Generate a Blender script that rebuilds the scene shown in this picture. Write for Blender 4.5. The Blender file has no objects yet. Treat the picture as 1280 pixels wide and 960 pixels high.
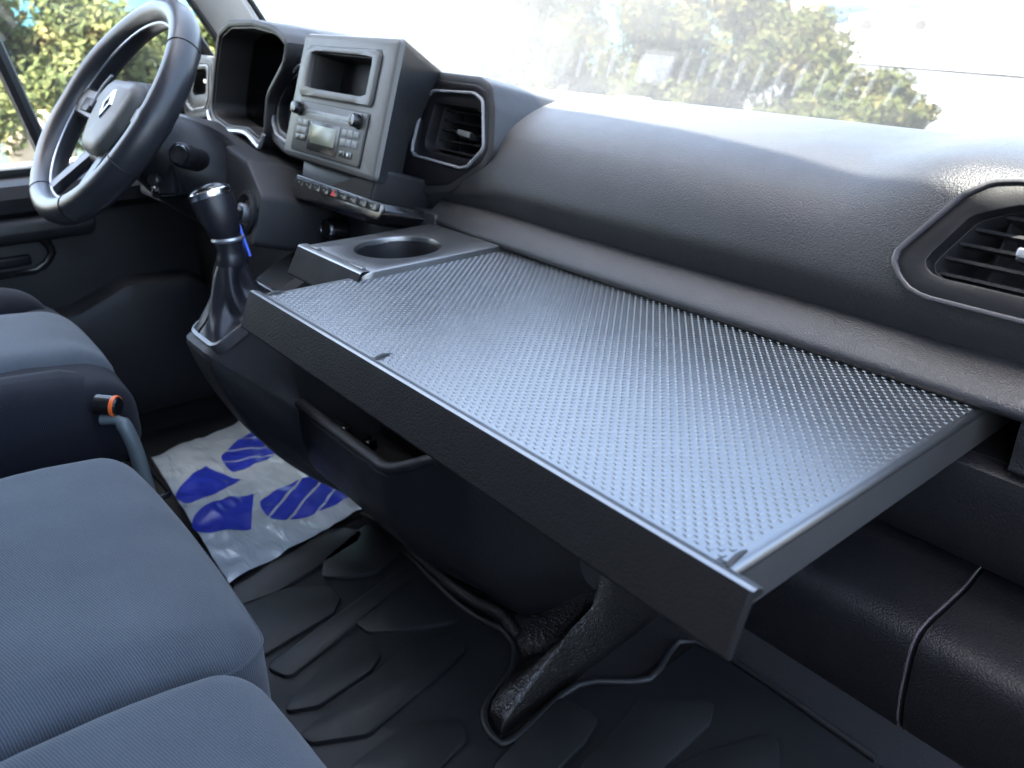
import bpy, bmesh, math, random
from mathutils import Vector, Matrix, noise
random.seed(7)
SC = bpy.context.scene
COL = SC.collection
R = math.radians

# ------------------------------------------------------------------ camera
cam_d = bpy.data.cameras.new('camera')
cam = bpy.data.objects.new('camera', cam_d)
COL.objects.link(cam)
right = Vector((0.62514, 0.78052, 0.0))
fwd = Vector((-0.71222, 0.57044, -0.40910)).normalized()
right = (right - fwd * right.dot(fwd)).normalized()
up = right.cross(fwd)
m = Matrix((right, up, -fwd)).transposed().to_4x4()
m.translation = (0, 0, 0.85)
cam.matrix_world = m
cam_d.sensor_width = 36.0
cam_d.lens = 36.0 * 1035.0 / 1280.0
cam_d.clip_start = 0.02
cam_d.clip_end = 2000
cam_d.dof.use_dof = True
cam_d.dof.focus_distance = 0.80
cam_d.dof.aperture_fstop = 8.0
SC.camera = cam

# ------------------------------------------------------------------ world, sun, exposure
SUN_DIR = Vector((-0.08, -0.48, 0.87)).normalized()      # towards the sun
elev = math.asin(SUN_DIR.z)
world = bpy.data.worlds.new('World')
SC.world = world
world.use_nodes = True
wn = world.node_tree
wn.nodes.clear()
sky = wn.nodes.new('ShaderNodeTexSky')
sky.sky_type = 'NISHITA'
sky.sun_disc = False
sky.sun_elevation = elev
sky.sun_rotation = math.atan2(SUN_DIR.x, SUN_DIR.y)
sky.air_density = 1.0
sky.dust_density = 4.0
bg = wn.nodes.new('ShaderNodeBackground')
bg.inputs['Strength'].default_value = 0.135
wo = wn.nodes.new('ShaderNodeOutputWorld')
wn.links.new(sky.outputs[0], bg.inputs[0])
wn.links.new(bg.outputs[0], wo.inputs[0])
sun_d = bpy.data.lights.new('sun', 'SUN')
sun_d.energy = 5.0
sun_d.angle = R(0.8)
sun_d.color = (1.0, 0.94, 0.85)
sun = bpy.data.objects.new('sun', sun_d)
COL.objects.link(sun)
sun.rotation_euler = (-SUN_DIR).to_track_quat('-Z', 'Y').to_euler()
SC.view_settings.view_transform = 'Standard'
SC.view_settings.look = 'None'
SC.view_settings.gamma = 1.0
SC.view_settings.use_curve_mapping = False
SC.view_settings.exposure = 3.9
SC.render.engine = 'CYCLES'
SC.cycles.use_denoising = True
SC.cycles.max_bounces = 8
SC.cycles.diffuse_bounces = 4
SC.cycles.transparent_max_bounces = 12
SC.cycles.sample_clamp_indirect = 8.0
SC.cycles.caustics_reflective = False
SC.cycles.caustics_refractive = False

# ------------------------------------------------------------------ materials
def newmat(name):
    mt = bpy.data.materials.new(name)
    mt.use_nodes = True
    nt = mt.node_tree
    return mt, nt, nt.nodes['Principled BSDF']

def nd(nt, t, **kw):
    n = nt.nodes.new(t)
    for k, v in kw.items():
        if k in n.inputs:
            n.inputs[k].default_value = v
        else:
            setattr(n, k, v)
    return n

def plastic(name, col, rough=0.5, grain=0.0, strength=0.35, var=0.12, spec=0.5, dust=0.0, dist=0.0004, sheen=0.0):
    mt, nt, b = newmat(name)
    L = nt.links.new
    tc = nd(nt, 'ShaderNodeTexCoord')
    n1 = nd(nt, 'ShaderNodeTexNoise', Scale=9.0, Detail=5.0, Roughness=0.6)
    L(tc.outputs['Object'], n1.inputs['Vector'])
    cr = nd(nt, 'ShaderNodeValToRGB')
    a = [c * (1 - var) for c in col]
    z = [c * (1 + var) + (dust if dust < 1 else 0) * 0.012 for c in col]
    cr.color_ramp.elements[0].position = 0.3
    cr.color_ramp.elements[1].position = 0.7
    cr.color_ramp.elements[0].color = (*a, 1)
    cr.color_ramp.elements[1].color = (*z, 1)
    L(n1.outputs[0], cr.inputs[0])
    L(cr.outputs[0], b.inputs['Base Color'])
    if dust > 1:
        # dust tone on up-facing faces, lightened to paint in the sunlit glare
        ge = nd(nt, 'ShaderNodeNewGeometry'); sz = nd(nt, 'ShaderNodeSeparateXYZ')
        L(ge.outputs['Normal'], sz.inputs[0])
        md = nd(nt, 'ShaderNodeMapRange'); md.inputs['From Min'].default_value = 0.75; md.inputs['To Max'].default_value = 0.055 * dust
        L(sz.outputs['Z'], md.inputs[0])
        mxd = nd(nt, 'ShaderNodeMixRGB'); mxd.inputs[2].default_value = (0.55, 0.53, 0.49, 1)
        sx = nd(nt, 'ShaderNodeSeparateXYZ'); L(tc.outputs['Object'], sx.inputs[0])
        mq = nd(nt, 'ShaderNodeMapRange')      # painted glare fades towards the passenger end
        mq.inputs['From Min'].default_value = -0.95; mq.inputs['From Max'].default_value = -0.45
        mq.inputs['To Min'].default_value = 1.35; mq.inputs['To Max'].default_value = 0.25
        L(sx.outputs['X'], mq.inputs[0])
        mm = nd(nt, 'ShaderNodeMath', operation='MULTIPLY'); L(md.outputs[0], mm.inputs[0]); L(mq.outputs[0], mm.inputs[1])
        L(mm.outputs[0], mxd.inputs[0]); L(cr.outputs[0], mxd.inputs[1]); L(mxd.outputs[0], b.inputs['Base Color'])
    n2 = nd(nt, 'ShaderNodeTexNoise', Scale=35.0, Detail=4.0)
    L(tc.outputs['Object'], n2.inputs['Vector'])
    mr = nd(nt, 'ShaderNodeMapRange')
    mr.inputs['To Min'].default_value = max(0.02, rough - 0.07)
    mr.inputs['To Max'].default_value = min(1, rough + 0.07)
    L(n2.outputs[0], mr.inputs[0])
    L(mr.outputs[0], b.inputs['Roughness'])
    b.inputs['Specular IOR Level'].default_value = spec
    b.inputs['Sheen Weight'].default_value = sheen
    b.inputs['Sheen Roughness'].default_value = 0.5
    if grain:
        v = nd(nt, 'ShaderNodeTexVoronoi', Scale=grain)
        v.feature = 'SMOOTH_F1'
        v.inputs['Smoothness'].default_value = 0.35
        nz = nd(nt, 'ShaderNodeTexNoise', Scale=grain * 0.35, Detail=2.0)
        L(tc.outputs['Object'], nz.inputs['Vector'])
        mx = nd(nt, 'ShaderNodeMixRGB')
        mx.inputs[0].default_value = 0.004 * 600 / grain
        L(tc.outputs['Object'], mx.inputs[1])
        L(nz.outputs['Color'], mx.inputs[2])
        L(mx.outputs[0], v.inputs['Vector'])
        bp = nd(nt, 'ShaderNodeBump', Strength=strength, Distance=dist)
        bp.invert = True
        L(v.outputs['Distance'], bp.inputs['Height'])
        L(bp.outputs[0], b.inputs['Normal'])
    return mt

def fabric(name, c1, c2, scale=700.0, rot=(0, 0, -1.83), sheen=0.15):
    mt, nt, b = newmat(name)
    L = nt.links.new
    tc = nd(nt, 'ShaderNodeTexCoord')
    mp = nd(nt, 'ShaderNodeMapping')
    mp.inputs['Rotation'].default_value = rot
    L(tc.outputs['Object'], mp.inputs['Vector'])
    w = nd(nt, 'ShaderNodeTexWave', Scale=scale / 6.28, Distortion=1.2)
    w.bands_direction = 'X'
    w.inputs['Detail'].default_value = 2.0
    w.inputs['Detail Scale'].default_value = 3.0
    L(mp.outputs[0], w.inputs['Vector'])
    n1 = nd(nt, 'ShaderNodeTexNoise', Scale=900.0, Detail=2.0)
    L(tc.outputs['Object'], n1.inputs['Vector'])
    n2 = nd(nt, 'ShaderNodeTexNoise', Scale=14.0, Detail=4.0)
    L(tc.outputs['Object'], n2.inputs['Vector'])
    ad = nd(nt, 'ShaderNodeMath', operation='MULTIPLY_ADD')
    L(n1.outputs[0], ad.inputs[0]); ad.inputs[1].default_value = 1.1
    L(w.outputs['Fac'], ad.inputs[2])
    ad2 = nd(nt, 'ShaderNodeMath', operation='MULTIPLY_ADD')
    L(n2.outputs[0], ad2.inputs[0]); ad2.inputs[1].default_value = 0.8
    L(ad.outputs[0], ad2.inputs[2])
    mr = nd(nt, 'ShaderNodeMapRange')
    mr.inputs['From Min'].default_value = 0.5
    mr.inputs['From Max'].default_value = 2.2
    L(ad2.outputs[0], mr.inputs[0])
    mx = nd(nt, 'ShaderNodeMixRGB')
    mx.inputs[1].default_value = (*c1, 1)
    mx.inputs[2].default_value = (*c2, 1)
    L(mr.outputs[0], mx.inputs[0])
    L(mx.outputs[0], b.inputs['Base Color'])
    b.inputs['Roughness'].default_value = 0.9
    b.inputs['Sheen Weight'].default_value = sheen
    b.inputs['Specular IOR Level'].default_value = 0.2
    bp = nd(nt, 'ShaderNodeBump', Strength=0.5, Distance=0.0005)
    L(ad.outputs[0], bp.inputs['Height'])
    L(bp.outputs[0], b.inputs['Normal'])
    return mt

def simple(name, col, rough=0.5, metal=0.0, spec=0.5, coat=0.0):
    mt, nt, b = newmat(name)
    tc = nd(nt, 'ShaderNodeTexCoord')
    n1 = nd(nt, 'ShaderNodeTexNoise', Scale=20.0, Detail=4.0)
    nt.links.new(tc.outputs['Object'], n1.inputs['Vector'])
    mx = nd(nt, 'ShaderNodeMixRGB')
    mx.inputs[1].default_value = (*[c * 0.9 for c in col], 1)
    mx.inputs[2].default_value = (*[min(1, c * 1.1) for c in col], 1)
    nt.links.new(n1.outputs[0], mx.inputs[0])
    nt.links.new(mx.outputs[0], b.inputs['Base Color'])
    b.inputs['Roughness'].default_value = rough
    b.inputs['Metallic'].default_value = metal
    b.inputs['Specular IOR Level'].default_value = spec
    b.inputs['Coat Weight'].default_value = coat
    return mt

def ramp_noise(name, cols, scale, rough=0.9, detail=6.0, bump=0.0, bscale=60.0):
    mt, nt, b = newmat(name)
    L = nt.links.new
    tc = nd(nt, 'ShaderNodeTexCoord')
    n1 = nd(nt, 'ShaderNodeTexNoise', Scale=scale, Detail=detail, Roughness=0.7)
    L(tc.outputs['Object'], n1.inputs['Vector'])
    cr = nd(nt, 'ShaderNodeValToRGB')
    el = cr.color_ramp.elements
    while len(el) < len(cols):
        el.new(0.5)
    for i, (p, c) in enumerate(cols):
        el[i].position = p
        el[i].color = (*c, 1)
    L(n1.outputs[0], cr.inputs[0])
    L(cr.outputs[0], b.inputs['Base Color'])
    b.inputs['Roughness'].default_value = rough
    if bump:
        n2 = nd(nt, 'ShaderNodeTexNoise', Scale=bscale, Detail=4.0)
        L(tc.outputs['Object'], n2.inputs['Vector'])
        bp = nd(nt, 'ShaderNodeBump', Strength=0.6, Distance=bump)
        L(n2.outputs[0], bp.inputs['Height'])
        L(bp.outputs[0], b.inputs['Normal'])
    return mt

def leafmat(name, cols, scale):
    mt = ramp_noise(name, cols, scale, 0.8, 3.0)
    nt = mt.node_tree
    b = nt.nodes['Principled BSDF']
    b.inputs['Specular IOR Level'].default_value = 0.12
    tr = nd(nt, 'ShaderNodeBsdfTranslucent')
    src = b.inputs['Base Color'].links[0].from_socket
    nt.links.new(src, tr.inputs[0])
    mx = nd(nt, 'ShaderNodeMixShader')
    mx.inputs[0].default_value = 0.25
    out = nt.nodes['Material Output']
    nt.links.new(b.outputs[0], mx.inputs[1])
    nt.links.new(tr.outputs[0], mx.inputs[2])
    nt.links.new(mx.outputs[0], out.inputs[0])
    return mt

def glass(name, dust=0.0, hazy=None, tint=(0.97, 0.99, 0.98), n=1.5):
    mt = bpy.data.materials.new(name)
    mt.use_nodes = True
    nt = mt.node_tree
    nt.nodes.clear()
    L = nt.links.new
    out = nd(nt, 'ShaderNodeOutputMaterial')
    tp = nd(nt, 'ShaderNodeBsdfTransparent')
    tp.inputs[0].default_value = (*tint, 1)
    gl = nd(nt, 'ShaderNodeBsdfGlossy', Roughness=0.0)
    fr = nd(nt, 'ShaderNodeFresnel', IOR=1.5)
    ge = nd(nt, 'ShaderNodeNewGeometry')        # the leaving face is a pane's far side, not the inside of a glass block
    ior = nd(nt, 'ShaderNodeMapRange')
    ior.inputs['To Min'].default_value = n
    ior.inputs['To Max'].default_value = 1 / n
    L(ge.outputs['Backfacing'], ior.inputs[0])
    L(ior.outputs[0], fr.inputs['IOR'])
    mx = nd(nt, 'ShaderNodeMixShader')
    L(fr.outputs[0], mx.inputs[0]); L(tp.outputs[0], mx.inputs[1]); L(gl.outputs[0], mx.inputs[2])
    last = mx
    if dust:  # pale film over the pane; on the windscreen it stands in for glare
        df = nd(nt, 'ShaderNodeBsdfDiffuse'); df.inputs[0].default_value = (0.8, 0.79, 0.75, 1)
        tl = nd(nt, 'ShaderNodeBsdfTranslucent'); tl.inputs[0].default_value = (0.8, 0.79, 0.75, 1)
        m2 = nd(nt, 'ShaderNodeMixShader'); m2.inputs[0].default_value = 0.75
        L(df.outputs[0], m2.inputs[1]); L(tl.outputs[0], m2.inputs[2])
        m3 = nd(nt, 'ShaderNodeMixShader')
        L(mx.outputs[0], m3.inputs[1]); L(m2.outputs[0], m3.inputs[2])
        tc = nd(nt, 'ShaderNodeTexCoord')
        n1 = nd(nt, 'ShaderNodeTexNoise', Scale=6.0, Detail=6.0)
        L(tc.outputs['Object'], n1.inputs['Vector'])
        mr = nd(nt, 'ShaderNodeMapRange')
        mr.inputs['To Min'].default_value = dust * 0.6
        mr.inputs['To Max'].default_value = dust * 1.4
        L(n1.outputs[0], mr.inputs[0])
        f = mr.outputs[0]
        if hazy:
            f = hazy(nt, tc, f)
        L(f, m3.inputs[0])
        last = m3
    L(last.outputs[0], out.inputs[0])
    return mt

M = {}
M['pad'] = plastic('dash_leather_grain', (0.0115, 0.0118, 0.0138), 0.45, 800, 0.6, dust=2.0, dist=0.0006, sheen=0.05)
M['ledge'] = plastic('ledge_grain', (0.0105, 0.011, 0.0138), 0.45, 800, 0.6, dist=0.0006, spec=0.6)
M['lower'] = plastic('lower_dash_grain', (0.0065, 0.0067, 0.0085), 0.52, 640, 0.6, dist=0.0008, spec=0.25)
M['console_body'] = plastic('console_body_grain', (0.014, 0.0142, 0.016), 0.52, 640, 0.5, dist=0.0008, spec=0.35)
M['hood'] = plastic('hood_grain', (0.010, 0.010, 0.0115), 0.5, 900, 0.3, spec=0.4)
M['console'] = plastic('console_plastic', (0.016, 0.016, 0.018), 0.55, 800, 0.3, spec=0.35)
M['trim'] = plastic('dark_trim', (0.009, 0.009, 0.0105), 0.42, 900, 0.15, spec=0.3)
M['stack'] = plastic('anthracite_satin', (0.080, 0.079, 0.075), 0.42, 1500, 0.12, var=0.06)
M['radio'] = plastic('radio_grey', (0.055, 0.056, 0.051), 0.40, 0, var=0.05)
M['radio_dark'] = plastic('radio_dark', (0.020, 0.020, 0.018), 0.25, 0)
M['button'] = simple('grey_buttons', (0.16, 0.17, 0.17), 0.4)
M['black'] = simple('matte_black', (0.006, 0.006, 0.007), 0.5)
M['gloss'] = simple('gloss_black', (0.007, 0.007, 0.008), 0.24, coat=0.15)
M['screen'] = simple('screen_glass', (0.006, 0.006, 0.007), 0.18)
M['lens'] = glass('cluster_lens', n=1.5, tint=(0.35, 0.35, 0.37))
M['lcd'] = simple('lcd_olive', (0.16, 0.17, 0.12), 0.25)
M['chrome'] = simple('satin_chrome', (0.62, 0.63, 0.65), 0.2, 1.0)
M['alu'] = simple('brushed_silver', (0.45, 0.47, 0.50), 0.35, 0.8)
M['ring'] = plastic('vent_ring_silver', (0.22, 0.23, 0.25), 0.28, 0, var=0.05)
M['ring_dark'] = plastic('vent_ring_dark', (0.055, 0.055, 0.06), 0.25, 0, var=0.05)
M['slat'] = plastic('vent_slat', (0.016, 0.016, 0.018), 0.38, 0)
M['table'] = plastic('table_plastic', (0.011, 0.012, 0.013), 0.35, 2600, 0.05, var=0.08, spec=1.0)
M['table_side'] = plastic('table_side_sparkle', (0.024, 0.024, 0.024), 0.5, 1500, 0.35, var=0.1, spec=0.35)
M['lip'] = plastic('table_lip_grain', (0.0062, 0.0057, 0.0056), 0.7, 600, 0.8, spec=0.15)
M['wheel'] = plastic('wheel_leather', (0.020, 0.021, 0.025), 0.33, 1400, 0.18)
M['table'].node_tree.nodes['Principled BSDF'].inputs['IOR'].default_value = 1.9
M['hub'] = plastic('wheel_hub', (0.085, 0.084, 0.078), 0.5, 0, var=0.05)
M['boot'] = plastic('boot_leather', (0.014, 0.014, 0.018), 0.36, 700, 0.3)
M['fabric'] = fabric('seat_fabric_grey', (0.026, 0.032, 0.039), (0.085, 0.098, 0.112), 900)
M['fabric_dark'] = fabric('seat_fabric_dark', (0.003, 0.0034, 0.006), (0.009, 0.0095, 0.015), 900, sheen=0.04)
M['door'] = plastic('door_trim_grain', (0.017, 0.017, 0.0185), 0.5, 700, 0.3, spec=0.4)
M['seat_base'] = plastic('seat_base_plastic', (0.006, 0.006, 0.011), 0.5, 700, 0.3, spec=0.3)
M['rubber'] = plastic('mat_rubber', (0.009, 0.0105, 0.0115), 0.5, 1600, 0.2, var=0.2, dust=0.15, spec=0.5)
M['vinyl'] = plastic('vinyl_hump', (0.011, 0.010, 0.0095), 0.32, 420, 0.8, dist=0.0012, spec=0.6)
M['carpet'] = ramp_noise('floor_carpet', [(0.3, (0.006, 0.006, 0.007)), (0.7, (0.016, 0.016, 0.017))], 300, 0.95, bump=0.002, bscale=500)
M['orange'] = simple('orange_plastic', (0.75, 0.13, 0.02), 0.4)
M['red'] = simple('red_mark', (0.75, 0.04, 0.03), 0.4)
M['blue'] = simple('blue_strap', (0.03, 0.10, 0.62), 0.45)
M['mint'] = plastic('lever_grey_green', (0.085, 0.105, 0.11), 0.45, 0)
M['headliner'] = ramp_noise('headliner_grey', [(0.3, (0.42, 0.41, 0.40)), (0.7, (0.50, 0.49, 0.47))], 80, 0.95)
M['pillar'] = plastic('pillar_beige_grey', (0.34, 0.33, 0.31), 0.55, 900, 0.2)
M['white_paint'] = simple('van_white_paint', (0.78, 0.79, 0.80), 0.3, coat=0.3)
M['seal'] = simple('rubber_seal', (0.008, 0.008, 0.009), 0.6)

# ------------------------------------------------------------------ mesh helpers
def V(*a):
    return Vector(a)

def finish(name, bm, mat, parent=None, ang=40, weld=True):
    if weld:
        bmesh.ops.remove_doubles(bm, verts=bm.verts, dist=1e-6)
    bmesh.ops.recalc_face_normals(bm, faces=bm.faces)
    me = bpy.data.meshes.new(name)
    lim = R(ang)
    for f in bm.faces:
        f.smooth = True
    for e in bm.edges:
        if len(e.link_faces) == 2 and e.calc_face_angle(0) > lim:
            e.smooth = False
    bm.to_mesh(me)
    bm.free()
    for mm in (mat if isinstance(mat, (list, tuple)) else [mat]):
        me.materials.append(mm)
    o = bpy.data.objects.new(name, me)
    COL.objects.link(o)
    if parent is not None:
        attach(o, parent)
    return o

def attach(o, parent):
    # meshes are authored in world coordinates; only the Empty at a thing's base carries an offset
    o.parent = parent
    if parent.type == 'EMPTY':
        o.matrix_parent_inverse = Matrix.Translation(-parent.location)

def tag(o, label=None, cat=None, group=None, kind=None):
    if label: o['label'] = label
    if cat: o['category'] = cat
    if group: o['group'] = group
    if kind: o['kind'] = kind
    return o

def thing(name, label, cat, loc=(0, 0, 0), group=None):
    o = bpy.data.objects.new(name, None)
    o.empty_display_size = 0.05
    COL.objects.link(o)
    o.location = loc
    return tag(o, label, cat, group)

def quads(bm, loops, closed=True):
    """loops: list of vertex-lists (same length) -> quad strips"""
    n = len(loops[0])
    rng = range(n) if closed else range(n - 1)
    for a, b in zip(loops[:-1], loops[1:]):
        for i in rng:
            j = (i + 1) % n
            try:
                bm.faces.new((a[i], a[j], b[j], b[i]))
            except ValueError:
                pass

def addloop(bm, pts):
    return [bm.verts.new(p) for p in pts]

def poly_round(pts, r, seg=5):
    out = []
    n = len(pts)
    rs = r if isinstance(r, (list, tuple)) else [r] * n
    for i in range(n):
        p = Vector(pts[i]); a = Vector(pts[i - 1]) - p; b = Vector(pts[(i + 1) % n]) - p
        la, lb = a.length, b.length
        a.normalize(); b.normalize()
        th = a.angle(b, math.pi)
        if th > 3.0 or rs[i] <= 0:
            out += [tuple(p)] * 1
            continue
        t = min(rs[i] / math.tan(th / 2), la * 0.48, lb * 0.48)
        p0 = p + a * t; p1 = p + b * t
        for k in range(seg + 1):
            s = k / seg
            q = p0 * (1 - s) ** 2 + p * 2 * s * (1 - s) + p1 * s * s
            out.append((q.x, q.y))
    return out

def area2(p):
    return sum(p[i - 1][0] * p[i][1] - p[i][0] * p[i - 1][1] for i in range(len(p))) / 2

def inset(pts, d):
    """positive d shrinks"""
    s = 1 if area2(pts) > 0 else -1
    n = len(pts)
    out = []
    for i in range(n):
        a = Vector(pts[i - 1]); p = Vector(pts[i]); b = Vector(pts[(i + 1) % n])
        e1 = (p - a); e2 = (b - p)
        if e1.length < 1e-9: e1 = e2
        if e2.length < 1e-9: e2 = e1
        e1 = e1.normalized(); e2 = e2.normalized()
        nn = Vector((-e1.y - e2.y, e1.x + e2.x))
        if nn.length < 1e-6:
            nn = Vector((-e1.y, e1.x))
        nn.normalize()
        c = max(0.4, nn.dot(Vector((-e1.y, e1.x))))
        q = p + nn * (s * d / c)
        out.append((q.x, q.y))
    return out

def radial(pts, n, c=None):
    if c is None:
        c = (sum(p[0] for p in pts) / len(pts), sum(p[1] for p in pts) / len(pts))
    out = []
    for k in range(n):
        a = 2 * math.pi * k / n
        d = Vector((math.cos(a), math.sin(a)))
        best = None
        for i in range(len(pts)):
            p = Vector(pts[i - 1]) - Vector(c); q = Vector(pts[i]) - Vector(c)
            e = q - p
            den = d.x * e.y - d.y * e.x
            if abs(den) < 1e-12: continue
            t = (p.x * e.y - p.y * e.x) / den
            u = (p.x * d.y - p.y * d.x) / den
            if t > 0 and -1e-6 <= u <= 1 + 1e-6:
                if best is None or t > best: best = t
        if best is None: best = 0.01
        out.append((c[0] + d.x * best, c[1] + d.y * best))
    return out

def frame3(o, eu, ev):
    o = Vector(o); eu = Vector(eu).normalized(); ev = Vector(ev).normalized()
    ew = eu.cross(ev).normalized()
    return lambda u, v, w=0.0: o + eu * u + ev * v + ew * w

def tiltframe(y0, z0, k):
    """plane y = y0 + k (z - z0), u = world x, v up the slope, w towards the cabin"""
    return frame3((0, y0, z0), (1, 0, 0), (0, k, 1))

def slab(name, outline, F, w0, w1, b, mat, parent=None, back=True, ang=40, scale0=None):
    bm = bmesh.new()
    o0 = outline if scale0 is None else scale0(outline)
    L = []
    L.append(addloop(bm, [F(u, v, w0) for u, v in o0]))
    L.append(addloop(bm, [F(u, v, w1 - b) for u, v in outline]))
    if b > 0:
        i1 = inset(outline, b * 0.3); i2 = inset(outline, b)
        L.append(addloop(bm, [F(u, v, w1 - b * 0.3) for u, v in i1]))
        L.append(addloop(bm, [F(u, v, w1) for u, v in i2]))
    quads(bm, L)
    bm.faces.new(L[-1])
    if back:
        bm.faces.new(list(reversed(L[0])))
    return finish(name, bm, mat, parent, ang)

def rim(name, outer, inner, F, w0, w1, win, b, mat, parent=None, n=72, c=None, slope=0.0):
    """plate with a hole: outer from w0 up to w1, then down into the hole to win"""
    if c is None:
        c = (sum(p[0] for p in inner) / len(inner), sum(p[1] for p in inner) / len(inner))
    A = radial(outer, n, c); B = radial(inner, n, c)
    def mix(P, Q, t): return [(p[0] + (q[0] - p[0]) * t, p[1] + (q[1] - p[1]) * t) for p, q in zip(P, Q)]
    def off(P, d): return [(c[0] + (p[0] - c[0]) * (1 + d / math.hypot(p[0] - c[0], p[1] - c[1])), c[1] + (p[1] - c[1]) * (1 + d / math.hypot(p[0] - c[0], p[1] - c[1]))) for p in P]
    bm = bmesh.new()
    L = [addloop(bm, [F(u, v, w0) for u, v in A]),
         addloop(bm, [F(u, v, w1 - b) for u, v in A]),
         addloop(bm, [F(u, v, w1 - b * .3) for u, v in off(A, -b * .3)]),
         addloop(bm, [F(u, v, w1) for u, v in off(A, -b)]),
         addloop(bm, [F(u, v, w1) for u, v in off(B, b + slope)]),
         addloop(bm, [F(u, v, w1 - b * .3) for u, v in off(B, b * .3 + slope)]),
         addloop(bm, [F(u, v, w1 - b) for u, v in off(B, slope)]),
         addloop(bm, [F(u, v, win) for u, v in B])]
    quads(bm, L)
    return finish(name, bm, mat, parent, 40)

def tube_bm(bm, path, r, closed=False, seg=10, flat=1.0):
    P = [Vector(p) for p in path]
    n = len(P)
    rr = r if isinstance(r, (list, tuple)) else [r] * n
    loops = []
    prev = None
    for i in range(n):
        if closed:
            t = (P[(i + 1) % n] - P[i - 1]).normalized()
        else:
            t = (P[min(i + 1, n - 1)] - P[max(i - 1, 0)]).normalized()
        if prev is None:
            a = Vector((0, 0, 1)) if abs(t.z) < 0.9 else Vector((1, 0, 0))
            nrm = t.cross(a).normalized()
        else:
            nrm = (prev - t * prev.dot(t)).normalized()
        prev = nrm
        bn = t.cross(nrm)
        loops.append(addloop(bm, [P[i] + (nrm * math.cos(2 * math.pi * k / seg) + bn * math.sin(2 * math.pi * k / seg) * flat) * rr[i] for k in range(seg)]))
    if closed:
        loops.append(loops[0])
    quads(bm, loops)
    if not closed:
        bm.faces.new(loops[0]); bm.faces.new(loops[-1])

def tube(name, path, r, mat, parent=None, closed=False, seg=10, flat=1.0):
    bm = bmesh.new()
    tube_bm(bm, path, r, closed, seg, flat)
    return finish(name, bm, mat, parent, 50)

def smooth_path(pts, n=8, closed=False):
    P = [Vector(p) for p in pts]
    m_ = len(P)
    out = []
    rng = m_ if closed else m_ - 1
    for i in range(rng):
        p0 = P[i - 1] if (closed or i > 0) else P[0]
        p1 = P[i]; p2 = P[(i + 1) % m_]
        p3 = P[(i + 2) % m_] if (closed or i + 2 < m_) else P[-1]
        for k in range(n):
            t = k / n
            out.append(0.5 * ((2 * p1) + (p2 - p0) * t + (2 * p0 - 5 * p1 + 4 * p2 - p3) * t * t + (3 * p1 - p0 - 3 * p2 + p3) * t ** 3))
    if not closed:
        out.append(P[-1])
    return out

def grid_mesh(name, rows, mat, parent=None, closed=False, ang=40):
    bm = bmesh.new()
    loops = [addloop(bm, r) for r in rows]
    quads(bm, loops, closed)
    return finish(name, bm, mat, parent, ang)

def lathe(name, prof, F, mat, parent=None, n=32, cu=0.0, cv=0.0, capb=True, capt=True, elong=(1, 1)):
    """prof: list of (radius, w)"""
    bm = bmesh.new()
    loops = []
    for r, w in prof:
        loops.append(addloop(bm, [F(cu + math.cos(2 * math.pi * k / n) * r * elong[0], cv + math.sin(2 * math.pi * k / n) * r * elong[1], w) for k in range(n)]))
    quads(bm, loops)
    if capb: bm.faces.new(list(reversed(loops[0])))
    if capt: bm.faces.new(loops[-1])
    return finish(name, bm, mat, parent, 35)

def rbox(name, c, size, r, mat, parent=None, n=8, rot=None, fn=None, ang=60):
    """rounded box: subdivided cube pulled to rounded form; fn deforms the local point"""
    bm = bmesh.new()
    h = Vector(size) / 2
    r = min(r, h.x, h.y, h.z)
    core = Vector((h.x - r, h.y - r, h.z - r))
    rot = rot or Matrix.Identity(3)
    cen = Vector(c)
    ts = []
    k = max(2, n // 2)
    def axis_pts(hh, cc):
        a = [-hh + (hh - cc) * (1 - math.cos(math.pi / 2 * i / k)) for i in range(k)]
        mid = [-cc + 2 * cc * i / max(2, n) for i in range(max(2, n) + 1)]
        return a + mid + [-x for x in reversed(a)]
    ax = [axis_pts(h[i], core[i]) for i in range(3)]
    def proj(p):
        q = Vector([max(-core[i], min(core[i], p[i])) for i in range(3)])
        d = p - q
        if d.length > 1e-9:
            d = d.normalized() * r
        q = q + d
        if fn: q = fn(q)
        return cen + rot @ q
    for i in range(3):
        j, l = (i + 1) % 3, (i + 2) % 3
        for s in (-1, 1):
            g = []
            for a in ax[j]:
                row = []
                for b_ in ax[l]:
                    p = Vector((0, 0, 0)); p[i] = s * h[i]; p[j] = a; p[l] = b_
                    row.append(bm.verts.new(proj(p)))
                g.append(row)
            for u in range(len(g) - 1):
                for v in range(len(g[0]) - 1):
                    bm.faces.new((g[u][v], g[u + 1][v], g[u + 1][v + 1], g[u][v + 1]))
    bmesh.ops.remove_doubles(bm, verts=bm.verts, dist=1e-5)
    return finish(name, bm, mat, parent, ang)

def dup(o, off, parent=None):
    c = o.copy()
    COL.objects.link(c)
    c.parent = parent if parent is not None else o.parent
    c.matrix_parent_inverse = o.matrix_parent_inverse.copy()
    c.location = o.location + Vector(off)
    return c

# ================================================================== OUTSIDE
# ground sheet, gently rising away from the van
def gz(x, y):
    return -0.55 + 0.0100 * math.hypot(x, y)
rows = []
for i in range(60):
    rr = 0.0 if i == 0 else 1.5 * (1.14 ** i)
    rows.append([(rr * math.cos(2 * math.pi * k / 64), rr * math.sin(2 * math.pi * k / 64), min(gz(rr, 0), 6.0)) for k in range(64)])
M['asphalt'] = ramp_noise('asphalt', [(0.3, (0.034, 0.036, 0.041)), (0.7, (0.048, 0.050, 0.055))], 3.0, 0.9, bump=0.004, bscale=150)
gr = grid_mesh('ground', rows, M['asphalt'], closed=True)
tag(gr, 'pale sunlit asphalt yard around the van', kind='structure')

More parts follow.
